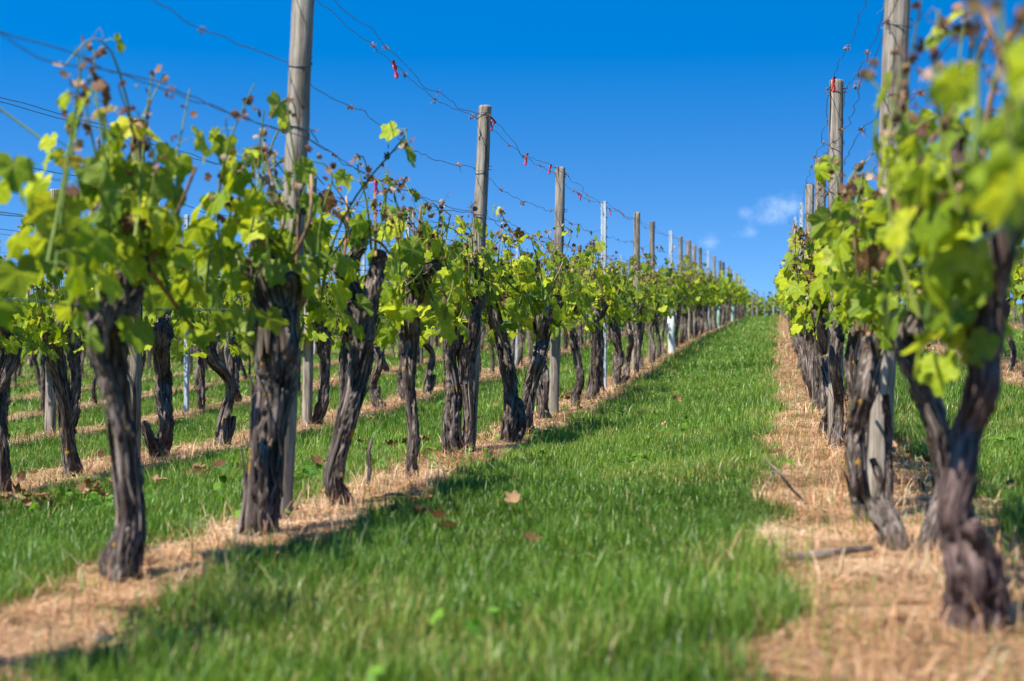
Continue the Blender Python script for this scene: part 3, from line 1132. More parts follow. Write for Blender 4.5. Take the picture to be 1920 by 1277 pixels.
def metal_post_mesh(h, w=.052, d=.036):
    """galvanised C-profile with hooked, notched edges"""
    prof = np.array([(-w / 2 + .012, d / 2), (-w / 2, d / 2), (-w / 2, -d / 2), (-w * .16, -d / 2), (-w * .09, -d / 2 + .007), (w * .09, -d / 2 + .007), (w * .16, -d / 2),
                     (w / 2, -d / 2), (w / 2, d / 2), (w / 2 - .012, d / 2)])
    th = .0022
    inner = []
    for i in range(len(prof)):
        a = prof[max(0, i - 1)]
        b = prof[min(len(prof) - 1, i + 1)]
        t = (b - a) / (np.linalg.norm(b - a) + 1e-9)
        inner.append(prof[i] + np.array([-t[1], t[0]]) * th)
    ring = np.vstack([prof, np.array(inner)[::-1]])
    k = len(ring)
    zs = np.array([-.15, 0, h - .002, h])
    V = np.concatenate([np.column_stack([ring * (1 if q < 3 else .99), np.full(k, z)]) for q, z in enumerate(zs)])
    T = []
    for q in range(3):
        for i in range(k):
            a, b = q * k + i, q * k + (i + 1) % k
            T += [(a, b, b + k), (a, b + k, a + k)]
    m = len(prof)
    for i in range(m - 1):
        a, b, c, d_ = 3 * k + i, 3 * k + i + 1, 3 * k + (k - 2 - i), 3 * k + (k - 1 - i)
        T += [(a, b, c), (a, c, d_)]
    g = Geo()
    g.add(V, T, 0.)
    for z in np.arange(.45, h - .05, .10):           # hook tabs along both edges
        for s in (-1, 1):
            x0, x1 = s * (w / 2 + .0012), s * (w / 2 + .0105)
            y = d / 2 - .014
            vv = np.array([(x0, y, z), (x0, y + .008, z), (x1, y, z + .008), (x1, y + .008, z + .008), (x1, y, z + .026), (x1, y + .008, z + .026), (x0, y, z + .014), (x0, y + .008, z + .014)])
            g.add(vv, [(0, 1, 3), (0, 3, 2), (2, 3, 5), (2, 5, 4), (4, 5, 7), (4, 7, 6), (0, 2, 6), (2, 4, 6), (1, 7, 3), (3, 7, 5)], 0.)
    return g.mesh('metal_post', M_GALV, smooth=False)


# (distance along the row, kind, lean across, lean along, height, radius)
def row_posts():
    rp = {}
    rp[0] = [(1.1, 'W', .03, 0, 2.0, .042), (4.80, 'W', .047, .004, 2.02, .0415), (7.98, 'W', .046, -.01, 1.985, .0395), (11.2, 'W', .028, .01, 1.975, .0385), (14.58, 'M', .0, 0, 1.93, 0),
             (17.9, 'W', .014, 0, 2.0, .040), (20.35, 'D', .004, 0, 1.98, .037), (24.2, 'M', -.004, 0, 1.99, 0), (27.1, 'W', .012, 0, 1.98, .040),
             (29.5, 'W', .022, 0, 2.02, .052), (30.5, 'W', .0, 0, 1.95, .042), (33.4, 'W', .01, 0, 1.98, .041), (36.2, 'M', 0, 0, 2.0, 0), (39.6, 'W', .0, 0, 1.98, .042),
             (43.0, 'W', .01, 0, 1.93, .04), (46.6, 'W', 0, 0, 2.0, .045), (50.5, 'W', .01, 0, 1.98, .045), (54, 'W', 0, 0, 1.95, .04), (58, 'M', 0, 0, 1.98, 0), (62, 'W', .01, 0, 2.0, .045),
             (66, 'M', 0, 0, 2.0, 0), (70, 'W', 0, 0, 1.95, .045), (74.5, 'W', .015, 0, 2.05, .05)]
    rp[1] = [(1.2, 'W', .03, 0, 2.0, .042), (4.88, 'W', .046, 0, 2.03, .0425), (8.05, 'W', .006, .004, 1.99, .0400), (11.1, 'W', .012, 0, 1.90, .041), (14.1, 'W', .006, 0, 1.93, .041), (18.3, 'M', .008, 0, 2.02, 0),
             (22.5, 'M', 0, 0, 2.02, 0), (26.0, 'W', .0, 0, 1.98, .04), (29.4, 'M', 0, 0, 2.0, 0), (33, 'W', .0, 0, 1.98, .041), (36.4, 'W', .01, 0, 1.98, .041), (40, 'M', 0, 0, 1.98, 0),
             (44, 'W', 0, 0, 2.0, .045), (48, 'W', 0, 0, 1.95, .045), (53, 'M', 0, 0, 1.95, 0), (58, 'W', 0, 0, 1.98, .045), (64, 'W', 0, 0, 1.98, .045), (70, 'W', 0, 0, 1.98, .045)]
    rp[-1] = [(7.86, 'W', .022, 0, 2.03, .043), (11.05, 'W', .018, 0, 2.02, .040), (14.3, 'M', .004, 0, 1.98, 0), (17.6, 'W', .01, 0, 1.95, .04), (20.6, 'M', 0, 0, 1.98, 0), (24, 'W', .01, 0, 1.96, .04), (27.4, 'W', .0, 0, 1.96, .04)]
    rp[-2] = [(10.6, 'W', .02, 0, 2.0, .041), (13.3, 'M', 0, 0, 1.96, 0), (16.4, 'W', .01, 0, 2.0, .04), (19.5, 'M', 0, 0, 1.95, 0), (22.8, 'W', .01, 0, 2.0, .04), (26, 'W', 0, 0, 1.95, .04)]
    rr = random.Random(4)
    for k in (-3, -4, -5, -6, -7, -8, -9):
        v = {-3: 12.9, -4: 16.6, -5: 18.6}.get(k, 19 + (-k - 6) * 2.2)
        rp[k] = []
        while v < 44:
            rp[k].append((v, rr.choice('WMWWM') if len(rp[k]) or k != -3 else 'M', rr.uniform(-.01, .03), 0, rr.uniform(1.9, 2.02), .04))
            v += rr.uniform(3.0, 3.5)
    rp[-1] += [(30.8 + 3.6 * i, rr.choice('WMW'), rr.uniform(-.01, .02), 0, rr.uniform(1.9, 2.02), .041) for i in range(12)]
    rp[-2] += [(29.4 + 3.6 * i, rr.choice('WMW'), rr.uniform(-.01, .02), 0, rr.uniform(1.9, 2.02), .041) for i in range(10)]
    rp[2] = [(7.2, 'W', .02, 0, 1.95, .04), (10.3, 'W', .01, 0, 1.95, .04), (13.5, 'M', 0, 0, 1.95, 0), (16.8, 'W', .01, 0, 1.95, .04), (20, 'W', 0, 0, 1.95, .04)]
    return rp


ROW_POSTS = row_posts()
metal_meshes = {}
wood_far = [wood_post_mesh(np.random.default_rng(200 + i), 1.97, .042, (0.004 * i, 0), M_WOOD if i != 2 else M_WOOD_DK) for i in range(4)]


def place_posts():
    for k, lst in ROW_POSTS.items():
        idx = 0
        for (v, kind, lu, lv, h, r) in lst:
            u = row_u(k) + float(bend(v)) - (.05 if k <= 0 else 0)
            X, Z = w2cam(u, v)
            if Z < 2:
                continue
            idx += 1
            z = gz(u, v)
            base = {'W': 'weathered grey wooden post', 'D': 'dark brown wooden post', 'M': 'galvanised steel post'}[kind]
            far = v > 46 or k <= -6
            if far:
                label = f'small far {base} in the {ROWNAME[k]}'
            elif kind == 'M':
                label = f'{base}, {ORD[idx]} post of the {ROWNAME[k]}'
            else:
                label = f'{base}, {ORD[idx]} post of the {ROWNAME[k]}'
            if k in (0, 1) and not far and kind != 'D':
                label = label.replace(' in view', '')
            if kind == 'M':
                key = round(h, 2)
                if key not in metal_meshes:
                    metal_meshes[key] = metal_post_mesh(h)
                o = link('metal_post', metal_meshes[key], loc=(u, v, z))
                o.rotation_euler = (random.uniform(-.006, .006), lu, math.radians(90 + random.uniform(-12, 12)) if k != 0 else random.uniform(-.2, .2))
                tag(o, label, 'post', 'galvanised posts along the vine rows')
                continue
            rng = np.random.default_rng(int(v * 100) + 1000 * (k + 20))
            if v < 24 and k >= -3:
                me = wood_post_mesh(rng, h, r, (lu, lv), M_WOOD_DK if kind == 'D' else M_WOOD)
                o = link('wooden_post', me, loc=(u, v, z))
                if v < 16 and k in (0, 1, -1):
                    for th_ in TIE_H:
                        tw = tie_mesh(rng, r * (1.05 - .10 * th_ / h), (lu * th_, lv * th_, th_))
                        link('wire_tie', tw, o)
            else:
                o = link('wooden_post', wood_far[int(v * 10) % 4], loc=(u, v, z))
                o.rotation_euler = (0, lu, random.uniform(0, 6.28))
                o.scale = (r / .042, r / .042, h / 1.97)
            tag(o, label, 'post', 'wooden posts along the vine rows')


place_posts()


# ------------------------------------------------------------------ wires
def wire_path(k, h, side, v0, v1, step, rng, sag=.03, amp=1.0, pair=0.):
    """points of one crinkled wire following the posts of row k"""
    ps = sorted(ROW_POSTS[k])
    pv = np.array([p[0] for p in ps])
    pl = np.array([p[2] for p in ps])
    v = np.arange(v0, v1, step)
    v = np.unique(np.concatenate([v, pv[(pv > v0) & (pv < v1)]]))
    i = np.clip(np.searchsorted(pv, v, side='right') - 1, 0, len(pv) - 2)
    a, b = pv[i], pv[i + 1]
    t = np.clip((v - a) / (b - a), 0, 1)
    sg = np.array([rng.uniform(.5, 1.5) for _ in range(len(pv))])[i]
    env = np.clip(4 * t * (1 - t), 0, 1) ** .7
    dz = -sag * sg * 4 * t * (1 - t) + pair * env * rng.uniform(.6, 1.2)
    nz = np.zeros(len(v))
    nu = np.zeros(len(v))
    s1, s2 = int(rng.integers(1000)), int(rng.integers(1000))
    for f, am in ((1.4, .022), (4.0, .013), (9.0, .008)):
        nz += (vnoise(v * f, v * 0 + s1, s1) - .5) * 2 * am
        nu += (vnoise(v * f, v * 0 + s2, s2) - .5) * 2 * am
    nz *= env * amp
    nu *= env * amp
    lean = np.interp(v, pv, pl)
    u = row_u(k) + bend(v) + lean * h + side + nu - (.05 if k <= 0 else 0)
    zb = np.interp(v, pv, [gz(row_u(k) + float(bend(q)), q) for q in pv])
    ex = v < pv[0]
    zb = np.where(ex, ground(np.full(len(v), row_u(k)), v), zb)
    return np.stack([u, v, zb + h + dz + nz], 1)


WIRES = {}


def add_wire(k, h, side, nm, label, v0, v1, step, r, mat, sag, amp=1., pair=0., seed=0):
    rng = np.random.default_rng(900 + seed + 37 * (k + 12) + int(h * 100))
    P = wire_path(k, h, side, v0, v1, step, rng, sag, amp, pair)
    g = Geo()
    tube(g, P, np.full(len(P), r), 4, len(P), cap=False)
    o = link(nm, g.mesh(nm, mat))
    tag(o, label, 'wire', 'trellis wires strung between the posts')
    WIRES[(k, nm, label)] = P
    return P


WP = {}
for k, nmrow in ((0, 'white guard tube row'), (1, 'broad straw strip row'), (-1, 'second vine row'), (-2, 'third vine row')):
    det = k in (0, 1)
    v0 = {0: .4, 1: .4, -1: 5.5, -2: 8}[k]
    v1 = 74 if det else 46
    st = .055 if det else .12
    rw = .0018 if det else .0023
    o_ = .042
    WP[(k, 'ta')] = add_wire(k, 1.92, -o_, 'trellis_wire', f'crinkled top wire on the lit face of the posts, {nmrow}', v0, v1, st, rw, M_WIRE, .035, 1, 0, 1)
    WP[(k, 'tb')] = add_wire(k, 1.92, o_, 'trellis_wire', f'crinkled top wire behind the posts, {nmrow}', v0, v1, st, rw, M_WIRE, .065, 1, 0, 2)
    WP[(k, 'm')] = add_wire(k, 1.63, -o_, 'trellis_wire', f'single wire below the top pair, {nmrow}', v0, v1, st, rw, M_WIRE, .05, 1.1, 0, 3)
    WP[(k, 'la')] = add_wire(k, 1.38, -o_, 'trellis_wire', f'wire just over the leaf tops on the lit face, {nmrow}', v0, v1, st, rw, M_WIRE, .02, 1, 0, 4)
    WP[(k, 'lb')] = add_wire(k, 1.36, o_, 'trellis_wire', f'wire just over the leaf tops behind the posts, {nmrow}', v0, v1, st, rw, M_WIRE, .045, 1, 0, 5)
    add_wire(k, .745, -.03, 'trellis_wire', f'green coated lowest wire across the trunk heads, {nmrow}', v0, v1, st * 2, .0030, M_WIRE_G, .006, .45, 0, 6)
for k in (-3, -4, -5, -6):
    add_wire(k, 1.9, .04, 'trellis_wire', f'thin top wire of the {ROWNAME[k]}', 10.5 + (-k - 3) * 2, 40, .2, .0024, M_WIRE, .05, 1, 0, 1)
    add_wire(k, 1.40, -.04, 'trellis_wire', f'thin leaf top wire of the {ROWNAME[k]}', 10.5 + (-k - 3) * 2, 40, .2, .0024, M_WIRE, .04, 1, 0, 2)


def wire_at(P, v):
    return np.array([np.interp(v, P[:, 1], P[:, 0]), v, np.interp(v, P[:, 1], P[:, 2])])


def clip_mesh(rng):
    """small plastic wire clip: an oval loop hanging from a short bar"""
    g = Geo()
    t = np.linspace(0, 2 * math.pi, 15)
    tube(g, np.stack([.004 * np.sin(t * 2), np.sin(t) * .009, -.022 + np.cos(t) * .020], 1), np.full(15, .0030), 5, 15, cap=False)
    tube(g, [(0, -.022, .004), (0, 0, .0), (0, .020, -.003)], [.0042, .0050, .0042], 6, 8)
    tube(g, [(0, .018, -.002), (.004, .023, -.012)], [.0036, .003], 5, 4)
    return g.mesh('wire_clip', M_RED)


def place_clips():
    rng = np.random.default_rng(5)
    cm = [clip_mesh(rng) for _ in range(2)]
    spots = [(0, 'ta', 6.15, 'hanging on the top wire between the first two posts'), (0, 'tb', 8.05, 'on the top wire just past the second post'),
             (0, 'tb', 9.4, 'midway between second and third post'), (0, 'tb', 10.35, 'just before the third post'), (0, 'ta', 11.5, 'just past the third post'),
             (0, 'ta', 12.9, 'midway to the first steel post'), (0, 'ta', 15.6, 'past the first steel post'), (0, 'la', 6.05, 'in the leaf tops between the first two posts'),
             (0, 'la', 9.75, 'in the leaf tops before the third post'), (0, 'm', 19.2, 'on the single wire, small and far'),
             (1, 'ta', 4.7, 'with pale ribbon beside the tallest cut-off post, broad straw strip row'), (1, 'ta', 7.6, 'on the top wire near the second broad straw strip row post'),
             (-1, 'ta', 10.2, 'on the second row top wire before its second post'), (-1, 'ta', 13.2, 'on the second row top wire past its second post')]
    for i, (k, w, v, txt) in enumerate(spots):
        p = wire_at(WP[(k, w)], v)
        o = link('wire_clip', cm[i % 2], loc=p)
        o.rotation_euler = (random.uniform(-.3, .3), random.uniform(-.3, .3), random.uniform(-.4, .4))
        o.scale = (1.5, 1.5, 1.5)
        tag(o, f'red plastic wire clip {txt}', 'clip', 'red clips on the wires')


def tendril_mesh(rng):
    g = Geo()
    n = int(rng.integers(3, 6))
    c = np.zeros(3)
    t = np.linspace(0, 12, 26)
    tube(g, np.stack([np.cos(t) * .0045, (t - 6) * .0042, np.sin(t) * .0045], 1), np.full(26, .0016), 4, 26, val=rng.random(), cap=False)
    for _ in range(n):
        d = norm(rng.normal(0, 1, 3))
        tube(g, [c, c + d * .02 + rng.normal(0, .004, 3), c + d * .036 + np.array([0, 0, -.012])], [.0016, .0013, .0009], 3, 6, val=rng.random(), cap=False)
    k = int(rng.integers(3, 6))
    leaves(g, rng.normal(0, .009, (k, 3)), rng.normal(0, 1, (k, 3)), rng.normal(0, 1, (k, 3)), rng.uniform(.008, .017, k), rng.random(k) * .8, 2, rng, curl=rng.uniform(-1.5, 1.5, k), vec=False)
    if rng.random() < .4:
        tube(g, [c, c + np.array([.004, .004, -.03]), c + np.array([-.006, .012, -.075])], [.0011, .0009, .0007], 3, 8, val=.9, cap=False)
    return g.mesh('dried_tendril', M_WITHER)


def place_tendrils():
    rng = np.random.default_rng(15)
    tm = [tendril_mesh(rng) for _ in range(6)]
    names = {'ta': 'lit top wire', 'tb': 'rear top wire', 'm': 'single upper wire', 'la': 'lit leaf wire', 'lb': 'rear leaf wire'}
    i = 0
    for k in (0, 1):
        for w in ('ta', 'tb', 'm', 'la', 'lb'):
            v = 3.0 + rng.random()
            pv = [p[0] for p in ROW_POSTS[k]]
            cnt = {}
            while v < (19 if k == 0 else 12):
                j = sum(1 for q in pv if q < v and q > 2)
                cnt[j] = cnt.get(j, 0) + 1
                o = link('dried_tendril', tm[i % 6], loc=wire_at(WP[(k, w)], v))
                o.rotation_euler = (rng.normal(0, .3), rng.normal(0, .3), rng.normal(0, .3))
                s = rng.uniform(.55, .95)
                o.scale = (s, s, s)
                where = f'past the {ORD[j]} post' if j else 'before the first post'
                row = 'white guard tube row' if k == 0 else 'broad straw strip row'
                tag(o, f'{ORD[cnt[j]]} brown tendril on the {names[w]} {where}, {row}', 'dried tendril', 'dried tendrils left on the wires')
                i += 1
                v += rng.uniform(.5, 1.5) if w != 'm' else rng.uniform(.6, 1.7)


place_clips()
place_tendrils()


# ------------------------------------------------------------------ guards and sticks
def guard_mesh(h, r):
    g = Geo()
    th = np.linspace(0, 2 * math.pi, 28, endpoint=False)
    rings = [(r * 1.0, -.03), (r, h * .5), (r * .985, h), (r * .94, h), (r * .94, h * .4)]
    V = np.concatenate([np.stack([np.cos(th) * a * (1 + .03 * np.sin(2 * th)), np.sin(th) * a, np.full(28, z)], 1) for a, z in rings])
    T = []
    for q in range(len(rings) - 1):
        for i in range(28):
            a, b = q * 28 + i, q * 28 + (i + 1) % 28
            T += [(a, b, b + 28), (a, b + 28, a + 28)]
    g.add(V, T, 0.)
    return g.mesh('guard_tube', M_GUARD)


for (v, tilt, hgt, colr, lab) in ((22.25, -.03, .57, (1, 1, 1), 'white plastic tube guarding a young vine, brightest thing under the leaves'),
                                  (38.6, .0, .58, (.62, .78, .66), 'pale green guard tube, nearer of the two green ones along the row'),
                                  (51, .05, .56, (.60, .80, .68), 'pale green guard tube, small and leaning, farther up the row')):
    u = row_u(0) + float(bend(v)) + .10
    o = link('vine_guard', guard_mesh(hgt, .054), loc=(u, v, gz(u, v)))
    o.rotation_euler = (0, tilt, 0)
    o.color = (*colr, 1)
    tag(o, lab, 'vine guard', 'plastic guards round young vines')


def stick(px, Z, ln, az, tilt, r, lab, dy=0.0, cat='stick'):
    u, v = cam2w((px - 960) * Z / FPX, Z)
    rng = np.random.default_rng(int(px * 7 + Z * 100))
    d = np.array([math.cos(az) * math.cos(tilt), math.sin(az) * math.cos(tilt), math.sin(tilt)])
    g = Geo()
    P = np.array([d * ln * t + rng.normal(0, ln * .02, 3) * (0 if t == 0 else 1) for t in (0, .3, .65, 1)])
    tube(g, P, [r, r * 1.05, r * .9, r * .6], 7, 14, 'barkco', gnarl=.35, rng=rng, seed_s=rng.random() * 9)
    o = link('pruned_cane', g.mesh('pruned_cane', M_CANE if cat == 'stick' else M_BARK, 'barkco'), loc=(u, v, gz(u, v) + r + .012 + dy))
    tag(o, lab, 'pruned cane', 'cut canes lying under the vines')


stick(1480, 2.95, .34, .25, .05, .007, 'long pale cut cane lying in the straw before the reddish stump')
stick(1475, 3.55, .22, .3, .08, .012, 'thick short grey cane lying on the broad straw strip', cat='d')
stick(1640, 2.75, .25, .9, .05, .006, 'thin cane lying just below the reddish stump')
stick(1512, 4.9, .28, 2.2, .5, .005, 'thin dark bent cane sticking out of the straw', cat='d')
stick(330, 4.05, .20, .1, .04, .009, 'pale cane in the straw beside the lichen spotted trunk')
stick(300, 3.95, .26, -.3, .04, .006, 'slender cane in the straw by the lichen spotted trunk')
stick(540, 4.95, .16, 1.2, .9, .004, 'thin upright cane at the foot of the first post')
stick(690, 6.05, .20, 1.65, 1.2, .009, 'dark loose cane hanging beside the curved trunk', dy=.02, cat='d')
stick(700, 5.8, .30, .2, .04, .006, 'pale straw-like cane beside the curved trunk foot')


# ------------------------------------------------------------------ hand-shaped near vines
def px_stem(Z, x0, y0, pts, rng, depth=.02):
    """stem from picture measurements at depth Z, relative to its foot (x0, y0): (x, y, width)"""
    s = Z / FPX
    P, Rr = [], []
    for i, (x, y, w) in enumerate(pts):
        dx, dz = (x - x0) * s, (y0 - y) * s
        dd = rng.normal(0, depth) * (0 if i == 0 else 1)
        P.append((dx * CA - dd * SA, dx * SA + dd * CA, dz - (.05 if i == 0 else 0)))
        Rr.append(w * s / 2 * .66)
    return P, Rr


# (row, depth, foot x, foot y, [stems], canopy settings, bark, label)
NEAR = [
    (0, 3.78, 238, 1085, [[(232, 1085, 92), (238, 1030, 80), (246, 960, 66), (236, 870, 62), (228, 790, 64), (216, 700, 74), (204, 640, 88), (206, 585, 92), (222, 535, 70), (234, 500, 46)],
                          [(212, 590, 50), (175, 566, 34), (142, 560, 24)], [(232, 540, 50), (262, 500, 34), (270, 470, 24)], [(212, 1085, 40), (205, 1040, 40), (225, 1000, 30)]],
     dict(n_shoots=15, h_hi=1.27, h_lo=.72, dens=1.05, canes=7), 'B', 'stout vine trunk with orange lichen spots and knobbly dark head before the first post'),
    (0, 4.64, 490, 1012, [[(488, 1012, 104), (492, 960, 84), (500, 880, 78), (506, 800, 84), (516, 720, 92), (522, 650, 96), (512, 585, 88), (500, 530, 72), (492, 480, 62), (494, 455, 44)],
                          [(520, 620, 60), (545, 560, 48), (552, 520, 34)], [(500, 660, 30), (484, 640, 26), (478, 628, 22)], [(500, 560, 46), (470, 520, 34), (458, 490, 24)]],
     dict(n_shoots=13, h_hi=1.25, h_lo=.76, dens=.85, canes=4), 'B', 'thickest upright vine trunk, standing against the first wooden post'),
    (0, 5.62, 652, 945, [[(664, 948, 60), (640, 930, 52), (628, 890, 44), (638, 830, 44), (654, 770, 46), (668, 710, 50), (678, 650, 56), (678, 600, 62), (664, 560, 60), (650, 520, 46), (640, 490, 42)],
                         [(680, 600, 54), (698, 540, 44), (708, 490, 36), (716, 462, 22)], [(640, 490, 42), (668, 468, 34), (686, 440, 22)], [(648, 500, 36), (630, 488, 30)]],
     dict(n_shoots=12, h_hi=1.24, h_lo=.78, dens=.85, canes=4), 'B', 'vine with a curved leg-like trunk and forked antler head'),
    (0, 6.52, 775, 905, [[(778, 908, 48), (772, 880, 32), (777, 830, 26), (771, 760, 26), (767, 700, 34), (770, 650, 36), (773, 600, 34), (776, 560, 36), (784, 525, 30)],
                         [(776, 560, 34), (800, 515, 36), (822, 505, 30)], [(775, 570, 26), (752, 520, 20)]],
     dict(n_shoots=13, h_hi=1.22, h_lo=.74, dens=1.0, canes=5), 'B', 'thinnest near vine trunk, straight with pale peeling bark, before the second post'),
    (0, 7.95, 856, 858, [[(858, 860, 56), (848, 820, 44), (850, 750, 40), (846, 690, 36), (848, 640, 34), (858, 612, 34)],
                         [(872, 855, 34), (880, 800, 26), (874, 720, 30), (880, 660, 34), (886, 615, 42), (884, 592, 46), (900, 560, 32), (898, 520, 22), (884, 492, 24)], [(850, 640, 36), (872, 600, 40), (896, 590, 34)]],
     dict(n_shoots=13, h_hi=1.24, h_lo=.78, dens=1.0, canes=4), 'B', 'double stemmed vine arching in front of the second wooden post'),
    (0, 8.6, 952, 838, [[(950, 838, 46), (955, 790, 34), (958, 740, 34), (950, 690, 36), (940, 640, 34), (928, 600, 32), (922, 575, 26)], [(955, 745, 24), (972, 760, 22), (978, 800, 22), (966, 836, 22)]],
     dict(n_shoots=13, h_hi=1.22, h_lo=.74, dens=1.0, canes=4), 'B', 'vine trunk leaning back in a V with its neighbour, past the second post'),
    (0, 9.25, 985, 818, [[(986, 822, 40), (988, 780, 30), (996, 720, 30), (1008, 680, 32), (1016, 640, 36), (1014, 605, 38), (1024, 570, 26)], [(986, 815, 30), (1004, 812, 20), (1012, 806, 14)]],
     dict(n_shoots=13, h_hi=1.22, h_lo=.74, dens=1.0, canes=4), 'B', 'vine trunk leaning forward, other half of the V past the second post'),
    (0, 10.7, 1024, 790, [[(1026, 792, 38), (1016, 750, 26), (1012, 700, 24), (1010, 650, 26), (1022, 610, 34), (1036, 580, 40), (1046, 560, 30)], [(1014, 790, 18), (1024, 730, 16), (1020, 680, 16)]],
     dict(n_shoots=13, h_hi=1.22, h_lo=.74, dens=1.0, canes=3), 'B', 'slim twin trunk vine close in front of the third wooden post'),
    (0, 12.1, 1077, 768, [[(1076, 770, 34), (1080, 745, 26), (1088, 715, 20), (1082, 670, 20), (1074, 635, 24), (1070, 605, 24), (1084, 575, 22)]],
     dict(n_shoots=13, h_hi=1.22, h_lo=.76, dens=1.05, canes=3), 'B', 'thin crook backed vine trunk past the third post'),
    (0, 13.15, 1112, 750, [[(1110, 752, 44), (1114, 715, 28), (1118, 670, 26), (1116, 625, 26), (1112, 600, 28), (1128, 585, 18), (1136, 568, 16)]],
     dict(n_shoots=13, h_hi=1.24, h_lo=.76, dens=1.05, canes=3), 'B', 'straight flared vine trunk in front of the first steel post'),
    (0, 15.3, 1156, 722, [[(1152, 724, 28), (1158, 698, 20), (1164, 670, 18), (1154, 640, 18), (1150, 615, 20), (1152, 595, 16)], [(1166, 720, 16), (1174, 706, 14)]],
     dict(n_shoots=13, h_hi=1.22, h_lo=.74, dens=1.05, canes=2), 'B', 'S-curved vine trunk just past the first steel post'),
    (1, 2.74, 1802, 1190, [[(1806, 1195, 120), (1824, 1140, 116), (1822, 1080, 118), (1806, 1010, 96), (1786, 950, 74), (1800, 880, 70), (1820, 810, 70), (1838, 740, 72), (1848, 660, 78), (1852, 560, 88), (1856, 460, 108), (1850, 390, 112), (1832, 340, 84), (1812, 300, 56)],
                           [(1842, 1192, 84), (1862, 1130, 74), (1850, 1060, 66), (1808, 980, 50)], [(1860, 430, 90), (1900, 400, 84), (1940, 350, 50)], [(1815, 320, 44), (1800, 280, 36), (1812, 244, 28)]],
     dict(n_shoots=9, h_hi=1.12, h_lo=.60, dens=.85, canes=7, spread=.65, half=.32), 'R', 'reddish swollen vine stump with big dark blurred head, lowest trunk on the broad straw strip'),
    (1, 3.72, 1712, 1042, [[(1725, 1045, 86), (1748, 1000, 66), (1768, 940, 48), (1770, 880, 48), (1756, 810, 52), (1736, 750, 54), (1712, 690, 56), (1700, 640, 58), (1706, 590, 50)],
                           [(1694, 1060, 92), (1676, 1015, 78), (1664, 978, 70), (1658, 952, 56)], [(1700, 1045, 60), (1740, 1025, 50), (1772, 1000, 40)], [(1706, 600, 40), (1740, 560, 36), (1764, 540, 26)]],
     dict(n_shoots=13, h_hi=.98, h_lo=.70, dens=.9, canes=5, spread=.6), 'B', 'vine trunk bowed outward beside a broken grey stub, behind the reddish stump'),
    (1, 4.48, 1634, 972, [[(1640, 975, 58), (1618, 930, 50), (1606, 870, 46), (1604, 800, 46), (1612, 730, 48), (1626, 670, 52), (1640, 620, 46)], [(1640, 960, 30), (1652, 900, 22), (1640, 850, 18)], [(1660, 700, 18), (1668, 800, 18), (1666, 940, 20)]],
     dict(n_shoots=13, h_hi=1.04, h_lo=.72, dens=1.0, canes=5, spread=.6), 'B', 'smooth grey bowed vine trunk against the tall post, broad straw strip row'),
]

used = {}


def build_near():
    for i, (k, Z, fx, fy, stems_px, cs, bark, label) in enumerate(NEAR):
        rng = np.random.default_rng(300 + i)
        X = (fx - 960) * Z / FPX
        u, v = cam2w(X, Z)
        stems = [px_stem(Z, fx, fy, st, rng) for st in stems_px]
        heads = [np.array(st[0][-1]) for st in stems if st[0][-1][2] > .5] or [np.array(max(stems, key=lambda q: q[0][-1][2])[0][-1])]
        ms = build_vine_meshes(rng, 0 if Z < 9.5 else 1, stems, heads, cs['n_shoots'], cs.get('half', .52), M_BARK_RED if bark == 'R' else M_BARK, cs['h_lo'], cs['h_hi'], cs['dens'], cs['canes'], cs.get('spread', 1.0))
        place_vine(ms, u, v, 0, 1, label, 'grape vines trained along the rows')
        used.setdefault(k, []).append(v)


build_near()

# ------------------------------------------------------------------ all other vines
MID = [build_vine_meshes(np.random.default_rng(400 + i), 1, dens=1.0, canes=2) for i in range(9)]
MIDR = [build_vine_meshes(np.random.default_rng(450 + i), 1, dens=1.0, canes=2, h_lo=.70, h_hi=1.06, spread=.7) for i in range(4)]
FAR = [build_vine_meshes(np.random.default_rng(500 + i), 2, dens=1.0, canes=0) for i in range(7)]
VFAR = [build_vine_meshes(np.random.default_rng(600 + i), 3, dens=1.0, canes=0) for i in range(5)]
TALK = ['snaking', 'straight', 'leaning', 'stout', 'gnarled', 'slender', 'flared', 'twisted']


def vine_spots():
    rr = random.Random(11)
    spots = []
    for k in range(-16, 4):
        if k in (0, 1):
            v = 1.0 if k == 0 else .9
        else:
            v = .95 + rr.random() * .5
        while v < 76:
            vv = v + rr.uniform(-.10, .10)
            u = row_u(k) + float(bend(vv)) + rr.uniform(-.035, .035)
            X, Z = w2cam(u, vv)
            near = used.get(k, [])
            blocked = near and min(near) - .2 < vv < max(near) + .35
            if k == 0 and blocked:
                blocked = min(abs(vv - q) for q in near) < .62
            if k == 0 and vv < 3.2:
                vv, blocked = (2.38 if vv > 1.6 else 1.3), vv > 2.6
            if k == 1 and vv < 2.4:
                vv, blocked = 1.45, vv > 1.5
            u = row_u(k) + float(bend(vv)) + rr.uniform(-.03, .03)
            X, Z = w2cam(u, vv)
            if not blocked and Z > .5:
                inside = abs(X) < .36 * Z + .75
                if inside or (k in (0, 1, -1) and Z < 4 and X > -2.6):
                    if not (k >= 3 and Z > 40):
                        spots.append((Z, k, u, vv))
            v += rr.uniform(.90, 1.06) if k != 1 else rr.uniform(.86, 1.0)
    return sorted(spots)


